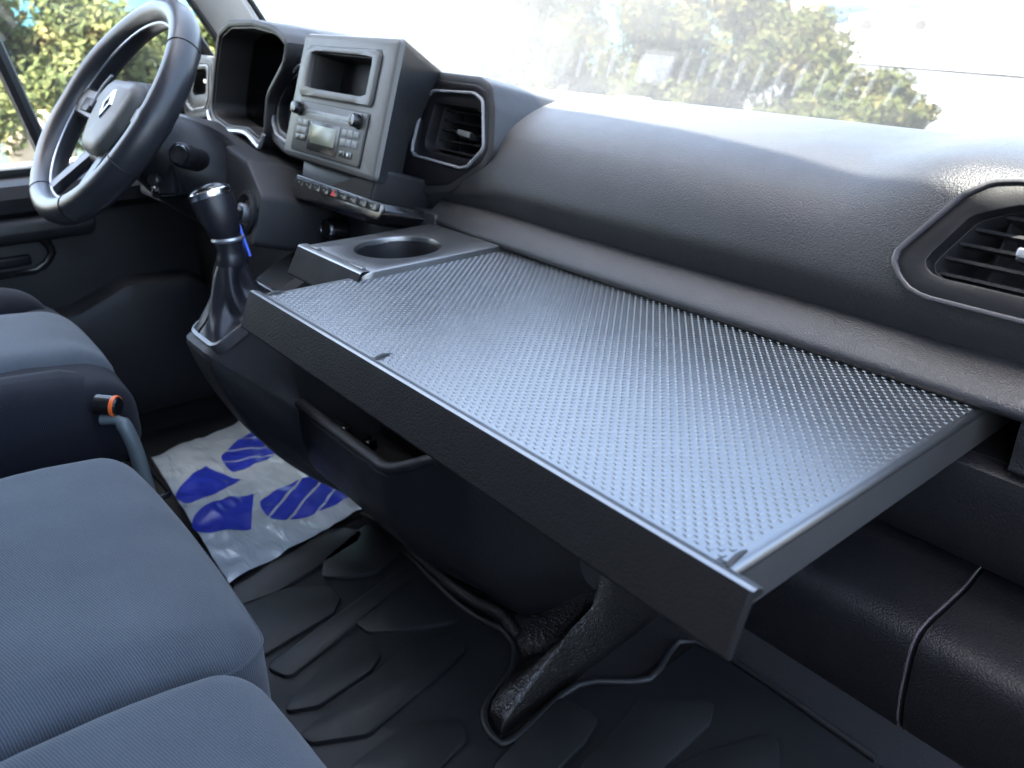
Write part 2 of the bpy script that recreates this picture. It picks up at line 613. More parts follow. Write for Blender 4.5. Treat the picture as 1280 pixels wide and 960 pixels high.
def wire_box(name, a, b, mat, parent=None, bev=0.0):
    """axis aligned bevelled box from corner a to corner b"""
    bm = bmesh.new()
    bmesh.ops.create_cube(bm, size=1)
    A = Vector(a); B = Vector(b)
    for v in bm.verts:
        v.co = Vector(((A.x + B.x) / 2 + v.co.x * (B.x - A.x), (A.y + B.y) / 2 + v.co.y * (B.y - A.y), (A.z + B.z) / 2 + v.co.z * (B.z - A.z)))
    if bev:
        bmesh.ops.bevel(bm, geom=list(bm.edges), offset=bev, segments=2, affect='EDGES', profile=0.6)
    return finish(name, bm, mat, parent, 35)

def prism(name, outline, F, w0, w1, mat, parent=None, bev=0.0):
    bm = bmesh.new()
    a = addloop(bm, [F(u, v, w0) for u, v in outline]); b = addloop(bm, [F(u, v, w1) for u, v in outline])
    quads(bm, [a, b]); bm.faces.new(b); bm.faces.new(list(reversed(a)))
    bmesh.ops.recalc_face_normals(bm, faces=bm.faces)
    if bev:
        bmesh.ops.bevel(bm, geom=[e for e in bm.edges if e.calc_face_angle(0) > 0.5], offset=bev, segments=2, affect='EDGES', profile=0.6)
    return finish(name, bm, mat, parent, 35)

def cut(o, cutter):
    md = o.modifiers.new('cut', 'BOOLEAN')
    md.operation = 'DIFFERENCE'; md.object = cutter; md.solver = 'EXACT'
    dg = bpy.context.evaluated_depsgraph_get()
    me = bpy.data.meshes.new_from_object(o.evaluated_get(dg))
    o.modifiers.clear()
    me.set_sharp_from_angle(angle=R(38))
    o.data = me
    bpy.data.objects.remove(cutter)

def sweep_x(name, prof_fn, xs, mat, parent=None, cap=True, ang=35, weld=True):
    """profile (y,z) list as function of x, swept along x, ends capped"""
    bm = bmesh.new()
    loops = [addloop(bm, [(x, y, z) for y, z in prof_fn(x)]) for x in xs]
    quads(bm, loops, True)
    if cap:
        bm.faces.new(list(reversed(loops[0]))); bm.faces.new(loops[-1])
    return finish(name, bm, mat, parent, ang)

def lin(a, b, n):
    return [a + (b - a) * i / (n - 1) for i in range(n)]

def sm(t):
    t = max(0.0, min(1.0, t)); return t * t * (3 - 2 * t)

def spline2(pts, n=6, closed=False):
    return [(p.x, p.y) for p in smooth_path([(a, b, 0) for a, b in pts], n, closed)]

M['concrete'] = ramp_noise('pale_concrete', [(0.3, (0.26, 0.255, 0.24)), (0.7, (0.34, 0.33, 0.31))], 2.0, 0.9)
M['road_paint'] = ramp_noise('white_road_paint', [(0.3, (0.62, 0.62, 0.60)), (0.7, (0.74, 0.74, 0.72))], 12.0, 0.8)
def sheet(name, quad, dz, mat, parent=None, n=10):
    q = [Vector(p) for p in quad]
    rows = []
    for j in range(n + 1):
        v = j / n
        rows.append([(lambda p: V(p.x, p.y, gz(p.x, p.y) + dz))((q[0] * (1 - u) + q[1] * u) * (1 - v) + (q[3] * (1 - u) + q[2] * u) * v) for u in [i / n for i in range(n + 1)]])
    return grid_mesh(name, rows, mat, parent, False, 180)
yard = sheet('concrete_yard', [(-60, 17.6), (-9.1, 17.55), (2.0, 14.6), (40, 14.0)][0:0] or [(-45, 30), (8, 14.4), (500, 700), (-700, 700)], .06, M['concrete'], None, 140)
tag(yard, 'pale concrete yard stretching away beyond the hedge', kind='structure')
M['lane'] = ramp_noise('dark_asphalt', [(0.3, (0.018, 0.020, 0.024)), (0.7, (0.026, 0.028, 0.032))], 5.0, 0.9)
lane = sheet('parking_lane', [(-9.6, 17.6), (0.0, 15.4), (0.0, 8.0), (-4.6, 8.0)], .008, M['lane'])
tag(lane, 'grey asphalt lane with white stripes beside the hedge', kind='structure')
for q in ([(-8.05, 15.75), (-6.0, 15.30), (-5.9, 14.55), (-7.45, 14.75)], [(-6.95, 13.95), (-4.9, 13.5), (-4.9, 12.85), (-6.45, 13.05)], [(-6.05, 12.35), (-4.2, 11.9), (-4.1, 11.35), (-5.65, 11.65)], [(-5.25, 11.05), (-3.4, 10.6), (-3.3, 10.05), (-4.9, 10.40)]):
    sheet('painted_stripe', q, .014, M['road_paint'], lane, 3)

# ================================================================== VAN BODY
XC = -0.97
floor = wire_box('cabin_floor', (-1.9, -0.76, -0.06), (0.16, 1.3, -0.012), M['carpet'])
tag(floor, 'black carpeted floor of the van cabin', kind='structure')

body = thing('van_body', 'white van cab shell with beige grey windscreen pillar and light headliner', 'van body', (XC, 0.3, 0.0))
wire_box('roof_panel', (-1.9, -0.75, 1.50), (0.16, 0.13, 1.528), M['headliner'], body, 0.005)
wire_box('rear_bulkhead', (-1.9, -0.78, 0.0), (0.10, -0.74, 1.50), M['seat_base'], body, 0.005)
wire_box('firewall', (-1.9, 1.02, -0.05), (-0.02, 1.06, 0.70), M['carpet'], body)
wire_box('bonnet', (-1.80, 1.10, 0.40), (-0.12, 1.50, 0.66), M['white_paint'], body, 0.05)
# windscreen header
sweep_x('header_rail', lambda x: [(0.12 , 1.46), (0.33 - 0.15 * ((x - XC) / 0.8) ** 2, 1.43), (0.35 - 0.15 * ((x - XC) / 0.8) ** 2, 1.46), (0.30 - 0.15 * ((x - XC) / 0.8) ** 2, 1.535), (0.11, 1.53)], lin(-1.86, 0.06, 14), M['headliner'], body)
def pillar(x0, x1, name):
    a = [V(x0, .66, .73), V(x0, .835, .73), V(x0 + .03 * (1 if x0 < -1 else -1), .83, .735)]
    rows = []
    for i in range(10):
        t = i / 9
        z = .70 + t * .80
        yc = .775 - .64 * (z - .70)
        x = x0 + (x1 - x0) * t
        w = .055
        sgn = 1 if x0 < -1 else -1
        sec = [(-w, -0.02), (-w, 0.02), (-w * .6, 0.035), (w * .6, 0.035), (w, 0.012), (w, -0.02)]
        rows.append([V(x + sgn * b, yc + a_, z) for a_, b in sec])
    return grid_mesh(name, rows, M['pillar'], body, True)
pl = pillar(-1.76, -1.70, 'windscreen_pillar')
bm = bmesh.new()
tube_bm(bm, [V(-1.735 + .06 * t, .83 - .64 * .80 * t, .70 + .80 * t) for t in lin(0, 1, 8)], 0.006)
tube_bm(bm, [V(-1.745 + .06 * t, .715 - .64 * .80 * t, .70 + .80 * t) for t in lin(0, 1, 8)], 0.007)
finish('pillar_seal', bm, M['seal'], pl)
pillar(-0.04, -0.14, 'windscreen_pillar')
wire_box('door_pillar', (-1.9, -0.75, 0.0), (-1.80, -0.55, 1.50), M['seat_base'], body, 0.01)
wire_box('side_sill', (-1.9, -0.75, -0.05), (-1.80, 1.0, 0.06), M['carpet'], body, 0.01)

# windscreen
def glare_mask(nt, tc, f):
    # painted glare haze, thickest on the driver half, thinning towards the passenger side
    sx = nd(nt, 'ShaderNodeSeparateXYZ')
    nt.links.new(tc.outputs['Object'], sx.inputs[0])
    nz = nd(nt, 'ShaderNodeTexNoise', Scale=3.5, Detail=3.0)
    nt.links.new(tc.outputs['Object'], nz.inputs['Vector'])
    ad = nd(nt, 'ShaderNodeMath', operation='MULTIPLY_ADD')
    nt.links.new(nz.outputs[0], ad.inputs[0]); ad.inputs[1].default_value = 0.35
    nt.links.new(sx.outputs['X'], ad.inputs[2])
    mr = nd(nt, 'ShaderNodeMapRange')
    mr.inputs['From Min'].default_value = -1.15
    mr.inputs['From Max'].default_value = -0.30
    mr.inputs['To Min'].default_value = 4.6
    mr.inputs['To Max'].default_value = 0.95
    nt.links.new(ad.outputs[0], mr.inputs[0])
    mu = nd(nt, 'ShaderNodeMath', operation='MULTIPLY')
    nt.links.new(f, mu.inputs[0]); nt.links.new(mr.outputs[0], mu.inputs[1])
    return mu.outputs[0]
M['windscreen'] = glass('windscreen_glass', 0.022, glare_mask, n=2.15)
M['pane'] = glass('door_glass', 0.006)
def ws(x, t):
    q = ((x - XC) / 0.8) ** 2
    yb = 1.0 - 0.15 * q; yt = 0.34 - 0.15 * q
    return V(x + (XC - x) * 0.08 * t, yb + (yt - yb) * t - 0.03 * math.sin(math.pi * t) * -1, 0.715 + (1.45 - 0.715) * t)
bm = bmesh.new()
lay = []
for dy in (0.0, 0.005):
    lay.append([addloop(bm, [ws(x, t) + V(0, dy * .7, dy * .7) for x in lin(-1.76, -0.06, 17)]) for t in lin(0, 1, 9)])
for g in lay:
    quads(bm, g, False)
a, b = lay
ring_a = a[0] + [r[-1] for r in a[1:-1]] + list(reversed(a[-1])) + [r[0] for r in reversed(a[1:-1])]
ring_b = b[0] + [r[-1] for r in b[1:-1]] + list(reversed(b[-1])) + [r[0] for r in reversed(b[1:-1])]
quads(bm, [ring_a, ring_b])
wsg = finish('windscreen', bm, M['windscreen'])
tag(wsg, 'dusty raked windscreen glass with painted-in glare across the front of the cab', 'windscreen')

# ================================================================== DASHBOARD
dash = thing('dashboard', 'dark grey grained van dashboard with air vents, raised centre stack and glovebox', 'dashboard', (XC, 0.80, 0.0))

PA = [(.72, .596), (.660, .604), (.6505, .613), (.6425, .630), (.6375, .6455), (.6425, .664), (.655, .688), (.674, .709), (.705, .726), (.75, .738), (.81, .7445), (.87, .7445), (.905, .737), (.925, .7275), (.99, .722), (1.02, .710), (1.02, .60)]
PB = [(.72, .596), (.660, .603), (.6500, .611), (.6410, .626), (.6345, .642), (.6380, .662), (.648, .690), (.659, .717), (.672, .738), (.692, .750), (.74, .756), (.82, .754), (.90, .744), (.93, .735), (.95, .72), (.95, .60)]
def padprof(x):
    t = sm((x + 0.40) / 0.12)
    q = ((x - XC) / 0.8) ** 2
    p = [(a[0] * (1 - t) + b[0] * t, a[1] * (1 - t) + b[1] * t) for a, b in zip(PA, PB)]
    # base of the windscreen curves back towards the sides
    p = [(y - (0.12 * q * (1 - t)) * max(0, (y - .80) / .2) if y > .80 else y, z) for y, z in p]
    # slight dip of the lower edge towards the middle of the cab
    s = sm((-0.80 - x) / 0.2)
    p = [(y, z - 0.022 * s if z < .66 else z) for y, z in p]
    out = spline2(p[:-1], 4) + [p[-1]]
    return out
pad = sweep_x('upper_pad', padprof, lin(-1.10, -0.03, 60), M['pad'], dash)
ledge = sweep_x('front_ledge', lambda x: [(y, z + .004 * sm((-.6 - x) / .3) - 0.006 * sm((x + .42) / .2) * 0) for y, z in spline2([(.70, .585), (.64, .580), (.622, .5805), (.6155, .5835), (.6140, .589), (.6185, .595), (.633, .606), (.652, .614), (.70, .616)], 4)], lin(-0.955, -0.03, 24), M['ledge'], dash)

def pad_driver(x):
    q = ((x - XC) / 0.8) ** 2
    e = 1.0 - .14 * q
    return [(.66, .60), (.64, .66), (.66, .715), (.70, .735), (e - .1, .738), (e - .02, .725), (e, .71), (e, .60)]
sweep_x('upper_pad', pad_driver, lin(-1.78, -1.08, 16), M['pad'], dash)

# slot the table slides out of, panel below it
bm = bmesh.new()
slot_back = wire_box('table_slot', (-0.955, 0.735, 0.535), (-0.185, 0.75, 0.60), M['black'], dash)
wire_box('table_slot', (-0.955, 0.64, 0.530), (-0.185, 0.735, 0.536), M['black'], dash)
low = sweep_x('lower_panel', lambda x: spline2([(.74, .533), (.66, .536), (.626, .534), (.621, .526), (.623, .50), (.628, .47), (.637, .447), (.655, .436), (.74, .434)], 4), lin(-1.0, -0.03, 10), M['lower'], dash)
sweep_x('slot_end_panel', lambda x: spline2([(.74, .582), (.64, .582), (.625, .581), (.6205, .576), (.6205, .55), (.621, .54), (.64, .5365), (.74, .5365)], 4), lin(-0.187, -0.03, 4), M['lower'], dash)

GP = [(.74, .425), (.68, .415), (.655, .406), (.62, .4035), (.592, .4015), (.580, .396), (.5745, .385), (.574, .365), (.577, .33), (.584, .302), (.596, .285), (.62, .275), (.74, .27)]
gl = sweep_x('glovebox_lid', lambda x: spline2(GP, 4), lin(-0.72, -0.2045, 12), M['lower'], dash)
sweep_x('glovebox_side', lambda x: spline2([(y + .002, z - .001) for y, z in GP], 4), lin(-0.2015, -0.075, 4), M['lower'], dash)
sweep_x('glovebox_side', lambda x: spline2([(y + .001, z) for y, z in GP], 4), lin(-0.072, 0.0, 4), M['lower'], dash)
bm = bmesh.new()
tube_bm(bm, [V(-.2052, y - .0006, z + .0004) for y, z in spline2(GP, 4)], 0.0011, seg=6)
finish('lid_edge', bm, M['ring_dark'], gl)

# vents ------------------------------------------------------------
def vent(name, outer, ring, hole, F, mats, parent, nsl, vx, knob, body_mat=None, depth=0.07, back_scale=None, bodyw=-0.10, lip=0.006):
    grp = None
    if outer:
        body_o = rim(name + '_pod', poly_round(outer, .018, 5), inset(poly_round(ring, .012, 5), -0.0005), F, bodyw, lip, -0.003, 0.004, body_mat, parent, c=knob)
        inner = rim(name + '_face', inset(poly_round(outer, .018, 5), 0.011), inset(poly_round(ring, .012, 5), -0.0005), F, -0.01, lip + 0.0012, -0.004, 0.002, M['trim'], parent, c=knob)
    v = rim(name, poly_round(ring, .012, 5), poly_round(inset(ring, 0.0035), .010, 5), F, -0.02, 0.009, 0.002, 0.0012, mats, parent, c=knob)
    rim('bezel', poly_round(inset(ring, 0.003), .010, 5), poly_round(hole, .010, 5), F, -0.02, 0.0055, -0.012, 0.0015, M['trim'], v, c=knob)
    rim('duct', inset(poly_round(hole, .010, 5), -0.001), inset(poly_round(hole, .010, 5), 0.0005), F, -0.03, -0.012, -depth, 0.0003, M['slat'], v, c=knob)
    slab('duct_back', poly_round(hole, .010, 3), F, -depth - .004, -depth, 0, M['black'], v)
    us = [p[0] for p in hole]; vs = [p[1] for p in hole]
    def span_u(vv):
        xs = []
        for i in range(len(hole)):
            a, b = hole[i - 1], hole[i]
            if (a[1] - vv) * (b[1] - vv) < 0:
                xs.append(a[0] + (b[0] - a[0]) * (vv - a[1]) / (b[1] - a[1]))
        return (min(xs), max(xs)) if len(xs) > 1 else None
    def span_v(uu):
        xs = []
        for i in range(len(hole)):
            a, b = hole[i - 1], hole[i]
            if (a[0] - uu) * (b[0] - uu) < 0:
                xs.append(a[1] + (b[1] - a[1]) * (uu - a[0]) / (b[0] - a[0]))
        return (min(xs), max(xs)) if len(xs) > 1 else None
    for i in range(nsl):
        vv = min(vs) + (max(vs) - min(vs)) * (i + .5) / nsl
        sp = span_u(vv)
        if not sp: continue
        a, b = sp
        bmv = bmesh.new()
        pr = [(-.0012, -.016), (.0012, -.016), (.0014, -.032), (-.0014, -.032)]
        la = addloop(bmv, [F(a + .001, vv + p, w) for p, w in pr]); lb = addloop(bmv, [F(b - .001, vv + p, w) for p, w in pr])
        quads(bmv, [la, lb]); bmv.faces.new(la); bmv.faces.new(lb)
        finish('slat', bmv, M['slat'], v, 30)
    for uu in vx:
        sp = span_v(uu)
        if not sp: continue
        a, b = sp
        bmv = bmesh.new()
        pr = [(-.0011, -.034), (.0011, -.034), (.0011, -.060), (-.0011, -.060)]
        la = addloop(bmv, [F(uu + p, a + .001, w) for p, w in pr]); lb = addloop(bmv, [F(uu + p, b - .001, w) for p, w in pr])
        quads(bmv, [la, lb]); bmv.faces.new(la); bmv.faces.new(lb)
        finish('vane', bmv, M['slat'], v, 30)
    if knob:
        kb = slab('adjuster', poly_round([(knob[0] - .014, knob[1] - .004), (knob[0] + .014, knob[1] - .006), (knob[0] + .014, knob[1] + .004), (knob[0] - .014, knob[1] + .006)], .002, 3), F, -.03, -.009, .002, M['slat'], v)
        slab('adjuster_tip', poly_round([(knob[0] - .0135, knob[1] - .001), (knob[0] + .0135, knob[1] - .003), (knob[0] + .0135, knob[1] + .004), (knob[0] - .0135, knob[1] + .006)], .002, 3), F, -.0085, -.006, .001, M['alu'], v)
    return v

FP = tiltframe(.64, .63, .25)
POD = [(-1.0686, -.0109), (-.9746, -.0116), (-.9265, -.0024), (-.8618, .036), (-.8473, .0607), (-.8597, .1141), (-.8744, .1417), (-.9015, .1497), (-1.0293, .1517)]
PRING = [(-1.0342, .0423), (-1.025, .0342), (-.9121, .0309), (-.8954, .0342), (-.8652, .0619), (-.8848, .1218), (-.9069, .130), (-1.0026, .1271), (-1.0231, .1082)]
PHOLE = [(-1.0036, .053), (-.9914, .0455), (-.8929, .0453), (-.8721, .0611), (-.8829, .1025), (-.9006, .1092), (-.9944, .1104)]
vent('air_vent', POD, PRING, PHOLE, FP, M['ring'], dash, 5, (-.975, -.905), (-.935, .0755), M['pad'], bodyw=-.16)

FV = tiltframe(.635, .65, .4)
RV = [(-.3101, .0153), (-.313, .0268), (-.2782, .0802), (-.2614, .0926), (-.2428, .0961), (-.075, .0961), (-.055, .085), (-.055, .005), (-.075, -.0044), (-.2775, -.0037), (-.294, .001)]
RH = [(-.2875, .0264), (-.2666, .0638), (-.2488, .0725), (-.2359, .0774), (-.085, .0774), (-.07, .065), (-.07, .025), (-.085, .0143), (-.2731, .015), (-.283, .0185)]
cutter = prism('cutter', inset(poly_round(RV, .012, 5), .001), FV, -.09, .05, M['black'])
cut(pad, cutter)
vent('air_vent', None, RV, RH, FV, M['ring_dark'], dash, 5, (-.252, -.20, -.15), (-.218, .044), depth=.085)

cutter = prism('cutter', inset(poly_round(POD, .018, 5), .003), FP, -.12, .06, M['black'])
cut(pad, cutter)
# centre stack -----------------------------------------------------
FS = tiltframe(.535, .65, .3235)
FACE = [(-1.2338, .0040), (-.956, .0000), (-.958, .1815), (-1.229, .1830)]
def stack_back(o):
    return [((-1.085 + .075 * v / .18) + (u + .956) * .10 if u > -1.1 else -1.115 + (u + 1.115) * .80, .055 + (v - .055) * (.80 if v > .055 else 1.0)) for u, v in o]
st = slab('centre_stack', poly_round(FACE, .010, 6), FS, -.135, 0.0, .008, [M['stack'], M['pad']], dash, scale0=stack_back)
for f_ in st.data.polygons:
    if f_.normal.dot(FS(0, 0, 1) - FS(0, 0, 0)) < .3: f_.material_index = 1
SIN = [(-1.1843, .105), (-1.009, .1028), (-1.009, .1545), (-1.1850, .1564)]
cutter = prism('cutter', poly_round(inset(SIN, -.001), .006, 5), FS, -.06, .05, M['black'])
cut(st, cutter)
SCR = [(-1.2025, .0935), (-.9935, .0928), (-.9935, .1630), (-1.2035, .1631)]
SIN = [(-1.1843, .105), (-1.009, .1028), (-1.009, .1545), (-1.1850, .1564)]
rim('screen_gap', poly_round(inset(SCR, -.0018), .004, 4), poly_round(inset(SCR, .004), .004, 4), FS, -.001, .0006, 0, .0001, M['black'], st)
scr = rim('screen_surround', poly_round(SCR, .003, 4), poly_round(SIN, .006, 5), FS, -.001, .0055, -.004, .0022, M['stack'], st)
rim('screen_recess', poly_round(inset(SIN, -.0005), .006, 5), poly_round(inset(SIN, .001), .006, 5), FS, -.01, -.003, -.050, .0003, M['black'], scr)
slab('recess_floor', poly_round(inset(SIN, -.001), .006, 4), FS, -.056, -.050, 0, M['black'], scr)
RAD = [(-1.2000, .0160), (-.9955, .0137), (-.9950, .0830), (-1.1985, .0854)]
slab('radio_gap', poly_round(inset(RAD, -.0016), .004, 4), FS, -.001, .0007, 0, M['black'], st)
rad = slab('radio', poly_round(RAD, .004, 4), FS, -.001, .0035, .0012, M['radio'], dash)
slab('display_window', poly_round([(-1.1489, .0200), (-1.0585, .0195), (-1.0575, .0600), (-1.1489, .0610)], .003, 4), FS, .003, .0044, .0005, M['radio_dark'], rad)
slab('display', poly_round([(-1.137, .0305), (-1.0685, .0300), (-1.0680, .0555), (-1.137, .0560)], .002, 3), FS, .004, .0049, .0002, M['lcd'], rad)
slab('disc_slot', [(-1.165, .0690), (-1.042, .0680), (-1.042, .0700), (-1.165, .0710)], FS, .003, .0040, 0, M['radio_dark'], rad)
slab('slot_flap', poly_round([(-1.172, .0635), (-1.036, .0625), (-1.036, .0745), (-1.172, .0755)], .002, 3), FS, .003, .0038, .0006, M['button'], rad)
for cu, cv in ((-1.1885, .0745), (-1.0130, .0715)):
    kn = lathe('knob', [(.0090, .003), (.0090, .0125), (.0078, .016), (.0030, .0170)], FS, M['gloss'], rad, 24, cu, cv)
    lathe('knob_ring', [(.0105, .003), (.0105, .0048), (.0092, .0055)], FS, M['radio_dark'], rad, 24, cu, cv)
b0 = None
for r_ in range(3):
    for c_ in range(2):
        u0 = -1.1870 + c_ * .0165; v0 = .0515 - r_ * .0105
        o_ = slab('button', poly_round([(u0, v0), (u0 + .0148, v0), (u0 + .0148, v0 + .0085), (u0, v0 + .0085)], .0015, 2), FS, .003, .0055, .0006, M['button'] if r_ < 2 else M['radio_dark'], rad)
for r_ in range(2):
    for c_ in range(3):
        u0 = -1.0510 + c_ * .0158; v0 = .0485 - r_ * .0125
        slab('button', poly_round([(u0, v0), (u0 + .0140, v0), (u0 + .0140, v0 + .0095), (u0, v0 + .0095)], .0015, 2), FS, .003, .0055, .0006, M['button'], rad)
for c_ in range(2):
    u0 = -1.0475 + c_ * .018
    slab('button', poly_round([(u0, .0215), (u0 + .015, .0215), (u0 + .015, .0300), (u0, .0300)], .0015, 2), FS, .003, .0055, .0006, M['radio_dark'], rad)
slab('button_mark', [(-1.0265, .0235), (-1.0215, .0235), (-1.0215, .0280), (-1.0265, .0280)], FS, .0054, .0058, 0, M['chrome'], rad)
# neck under the stack and the switch bar
slab('stack_neck', poly_round([(-1.20, -.055), (-.992, -.055), (-.985, .02), (-1.205, .02)], .006, 3), FS, -.12, -.022, .006, M['trim'], dash)
FB = tiltframe(.545, .61, .3)
bar = slab('switch_bar', poly_round([(-1.2150, -.010), (-1.195, -.020), (-.955, -.012), (-.940, .004), (-.948, .0125), (-1.205, .0155), (-1.2177, .004)], .004, 4), FB, -.06, .004, .003, M['gloss'], dash)
for i in range(9):
    u0 = -1.198 + i * .0270
    kb = slab('switch', poly_round([(u0, -.0005), (u0 + .0245, -.0005), (u0 + .0245, .0110), (u0, .0110)], .002, 3), FB, .002, .0075, .0012, M['radio_dark'], bar)
    slab('switch_mark', [(u0 + .005, .0015), (u0 + .019, .0015), (u0 + .012, .0100)] if i == 4 else [(u0 + .009, .0045), (u0 + .0125, .0045), (u0 + .0125, .0065), (u0 + .009, .0065)], FB, .0072, .0078, 0, M['button'] if i != 4 else M['red'], bar)
# climate panel under the bar, with two rotary knobs
FC = tiltframe(.585, .46, .2)
slab('climate_panel', poly_round([(-1.290, -.10), (-.93, -.10), (-.93, .145), (-1.275, .145)], .01, 4), FC, -.10, 0, .006, M['console'], dash)
for cu, cv, rr_ in ((-1.252, .056, .022), (-1.172, .078, .018)):
    kn = lathe('climate_knob', [(rr_ * 1.12, 0), (rr_ * 1.12, .006), (rr_, .010), (rr_, .028), (rr_ * .86, .032)], FC, M['gloss'], dash, 32, cu, cv)
    lathe('knob_ring', [(rr_ * 1.02, .026), (rr_ * 1.02, .030), (rr_ * .9, .033), (rr_ * .88, .030)], FC, M['chrome'], kn, 32, cu, cv, capb=False, capt=False)
    if rr_ > .02:
        slab('knob_mark', [(cu - .004, cv + .0225), (cu + .008, cv + .0215), (cu + .008, cv + .0235), (cu - .004, cv + .0245)], FC, .012, .030, 0, M['red'], kn)

# vent left of the stack, facing the driver
FL2 = tiltframe(.575, .65, .25)
L2 = [(-1.215, .1500), (-1.275, .1420), (-1.330, .1140), (-1.366, .0720), (-1.366, .0320), (-1.345, .0060), (-1.300, -.0060), (-1.215, -.0060)]
R2 = [(-1.225, .1330), (-1.275, .1300), (-1.322, .1040), (-1.352, .0680), (-1.350, .0360), (-1.330, .0180), (-1.295, .0100), (-1.225, .0100)]
H2 = [(-1.232, .1200), (-1.270, .1180), (-1.312, .0960), (-1.335, .0660), (-1.333, .0420), (-1.318, .0280), (-1.290, .0220), (-1.232, .0220)]
vent('air_vent', L2[::-1], R2[::-1], H2[::-1], FL2, M['ring'], dash, 5, (-1.28,), (-1.285, .07), M['pad'], bodyw=-.12)
# far vent by the door
FL = tiltframe(.585, .65, .15)
LO = [(-1.800, .010), (-1.795, .060), (-1.740, .118), (-1.715, .128), (-1.630, .126), (-1.625, .06), (-1.650, .018), (-1.740, .005)]
LR = [(-1.775, .030), (-1.765, .060), (-1.728, .108), (-1.650, .112), (-1.655, .05), (-1.670, .032), (-1.740, .022)]
LH = [(-1.750, .050), (-1.722, .100), (-1.667, .104), (-1.675, .058)]
vent('air_vent', LO, LR, LH, FL, M['ring'], dash, 4, (), (-1.703, .078), M['pad'], bodyw=-.12)

# instrument hood --------------------------------------------------
FH = tiltframe(.56, .65, .15)
HOOD = [(-1.605, .040), (-1.590, .105), (-1.566, .174), (-1.513, .192), (-1.416, .194), (-1.329, .186), (-1.272, .165), (-1.285, .125), (-1.345, .075), (-1.350, .018), (-1.368, -.008), (-1.432, .008), (-1.521, .004), (-1.590, .016)]
hood_o = poly_round(HOOD[::-1], .03, 6)
hood_i = inset(hood_o, .012)
def hood_back(o):
    return o
rim('instrument_hood', hood_o, hood_i, FH, -.17, 0.0, -.12, .006, M['hood'], dash, c=(-1.45, .09), n=96)
rim('hood_lining', inset(hood_i, -.001), inset(hood_i, .002), FH, -.02, -.006, -.118, .0005, M['black'], dash, c=(-1.45, .09), n=96)
slab('instrument_panel', poly_round(inset(HOOD[::-1], .010), .02, 4), FH, -.125, -.10, 0, M['black'], dash)
bm = bmesh.new()
tube_bm(bm, [FH(u, v, .001) for u, v in spline2([(-1.602, .036), (-1.590, .019), (-1.521, .0085), (-1.432, .0125), (-1.385, -.001), (-1.368, -.003), (-1.353, .018)], 5)], .0035, seg=8)
finish('hood_trim', bm, M['alu'], dash)
for cu, rr_ in ((-1.53, .045), (-1.405, .045)):
    g = lathe('gauge', [(rr_, -.10), (rr_, -.094), (rr_ * .94, -.092), (rr_ * .92, -.098)], FH, M['radio_dark'], dash, 40, cu, .085)
slab('cluster_lens', poly_round(inset(HOOD[::-1], .013), .02, 4), FH, -.066, -.064, 0, M['lens'], dash)
slab('gauge_needle', [(-1.372, .040), (-1.352, .050), (-1.354, .053), (-1.374, .043)], FH, -.098, -.094, 0, M['red'], dash)

# driver side lower panels -----------------------------------------
FK = tiltframe(.48, .60, .3)
CP = [(-1.195, -.075), (-1.195, .002), (-1.270, .047), (-1.400, .064), (-1.56, .090), (-1.75, .085), (-1.76, -.080), (-1.40, -.075)]
colp = slab('column_panel', poly_round(CP[::-1], .012, 5), FK, -.12, 0, .008, M['console'], dash)
wire_box('knee_panel', (-1.80, .56, .10), (-1.20, .70, .56), M['trim'], dash, .02)
wire_box('dash_core', (-1.78, .66, .10), (-.75, .76, .60), M['trim'], dash, .01)
# ignition surround
lathe('ignition_bezel', [(.034, -.001), (.034, .004), (.028, .007), (.022, .003), (.020, -.006)], FK, M['trim'], dash, 32, -1.235, -.030)
lathe('ignition_lock', [(.014, -.006), (.014, .012), (.010, .015)], FK, M['alu'], dash, 20, -1.235, -.030)

# centre console with the gear boot and the open shelf --------------
def conprof(x):
    # (y, z) profile of the console below the table
    g = sm((-1.105 - x) / 0.05)            # 1 under the gear lever
    e = sm((x + 0.86) / 0.10)             # right end curls back and up
    e2 = sm((x + .795) / .05)
    ylip = .470 + .055 * e
    zl = .296 + .035 * e + .19 * e2
    P_ = [(.60, .205 + .30 * e2), (ylip + .022, .212 + .30 * e2), (ylip + .008, zl - .012), (ylip - .006, zl - .004), (ylip - .008, zl - .02), (ylip - .003, .22 + .02 * e), (.500 + .03 * e, .15), (.552 + .02 * e, .092), (.606, .048), (.645, .008), (.67, -.012), (.68, -.012)]
    G_ = [(.60, .515), (.52, .488), (.44, .445), (.362, .402), (.352, .392), (.354, .376), (.374, .315), (.410, .240), (.452, .178), (.510, .118), (.578, .068), (.655, -.012)]
    p = [(a[0] * (1 - g) + b[0] * g, a[1] * (1 - g) + b[1] * g) for a, b in zip(P_, G_)]
    sh = .15 * sm((x + .775) / .15)
    return [(a_ + sh, b_) for a_, b_ in spline2(p, 4)] + [(.70 + sh, -.012), (.70 + sh, .30)]
xs = [-1.258, -1.255, -1.248, -1.236] + lin(-1.226, -.664, 52)
def con2(x):
    p = conprof(x)
    d = max(0.0, (-1.236 - x) / .022)
    return [(y + .014 * d * d, z) for y, z in p]
sweep_x('console_body', con2, xs, M['console_body'], dash)
# shelf interior
bm = bmesh.new()
wire_box('shelf_back', (-1.10, .60, .18), (-.78, .64, .54), M['trim'], dash)
tube('shelf_lip', [V(x, .468 + .055 * sm((x + .86) / .10), .297 + .035 * sm((x + .86) / .10)) for x in lin(-1.110, -.792, 24)], .0090, M['console_body'], dash)
sk = rbox('socket_cover', (-1.085, .52, .245), (.05, .02, .03), .006, M['gloss'], dash, 3)
rbox('socket_cover', (-1.03, .54, .235), (.02, .02, .02), .005, M['gloss'], dash, 3)
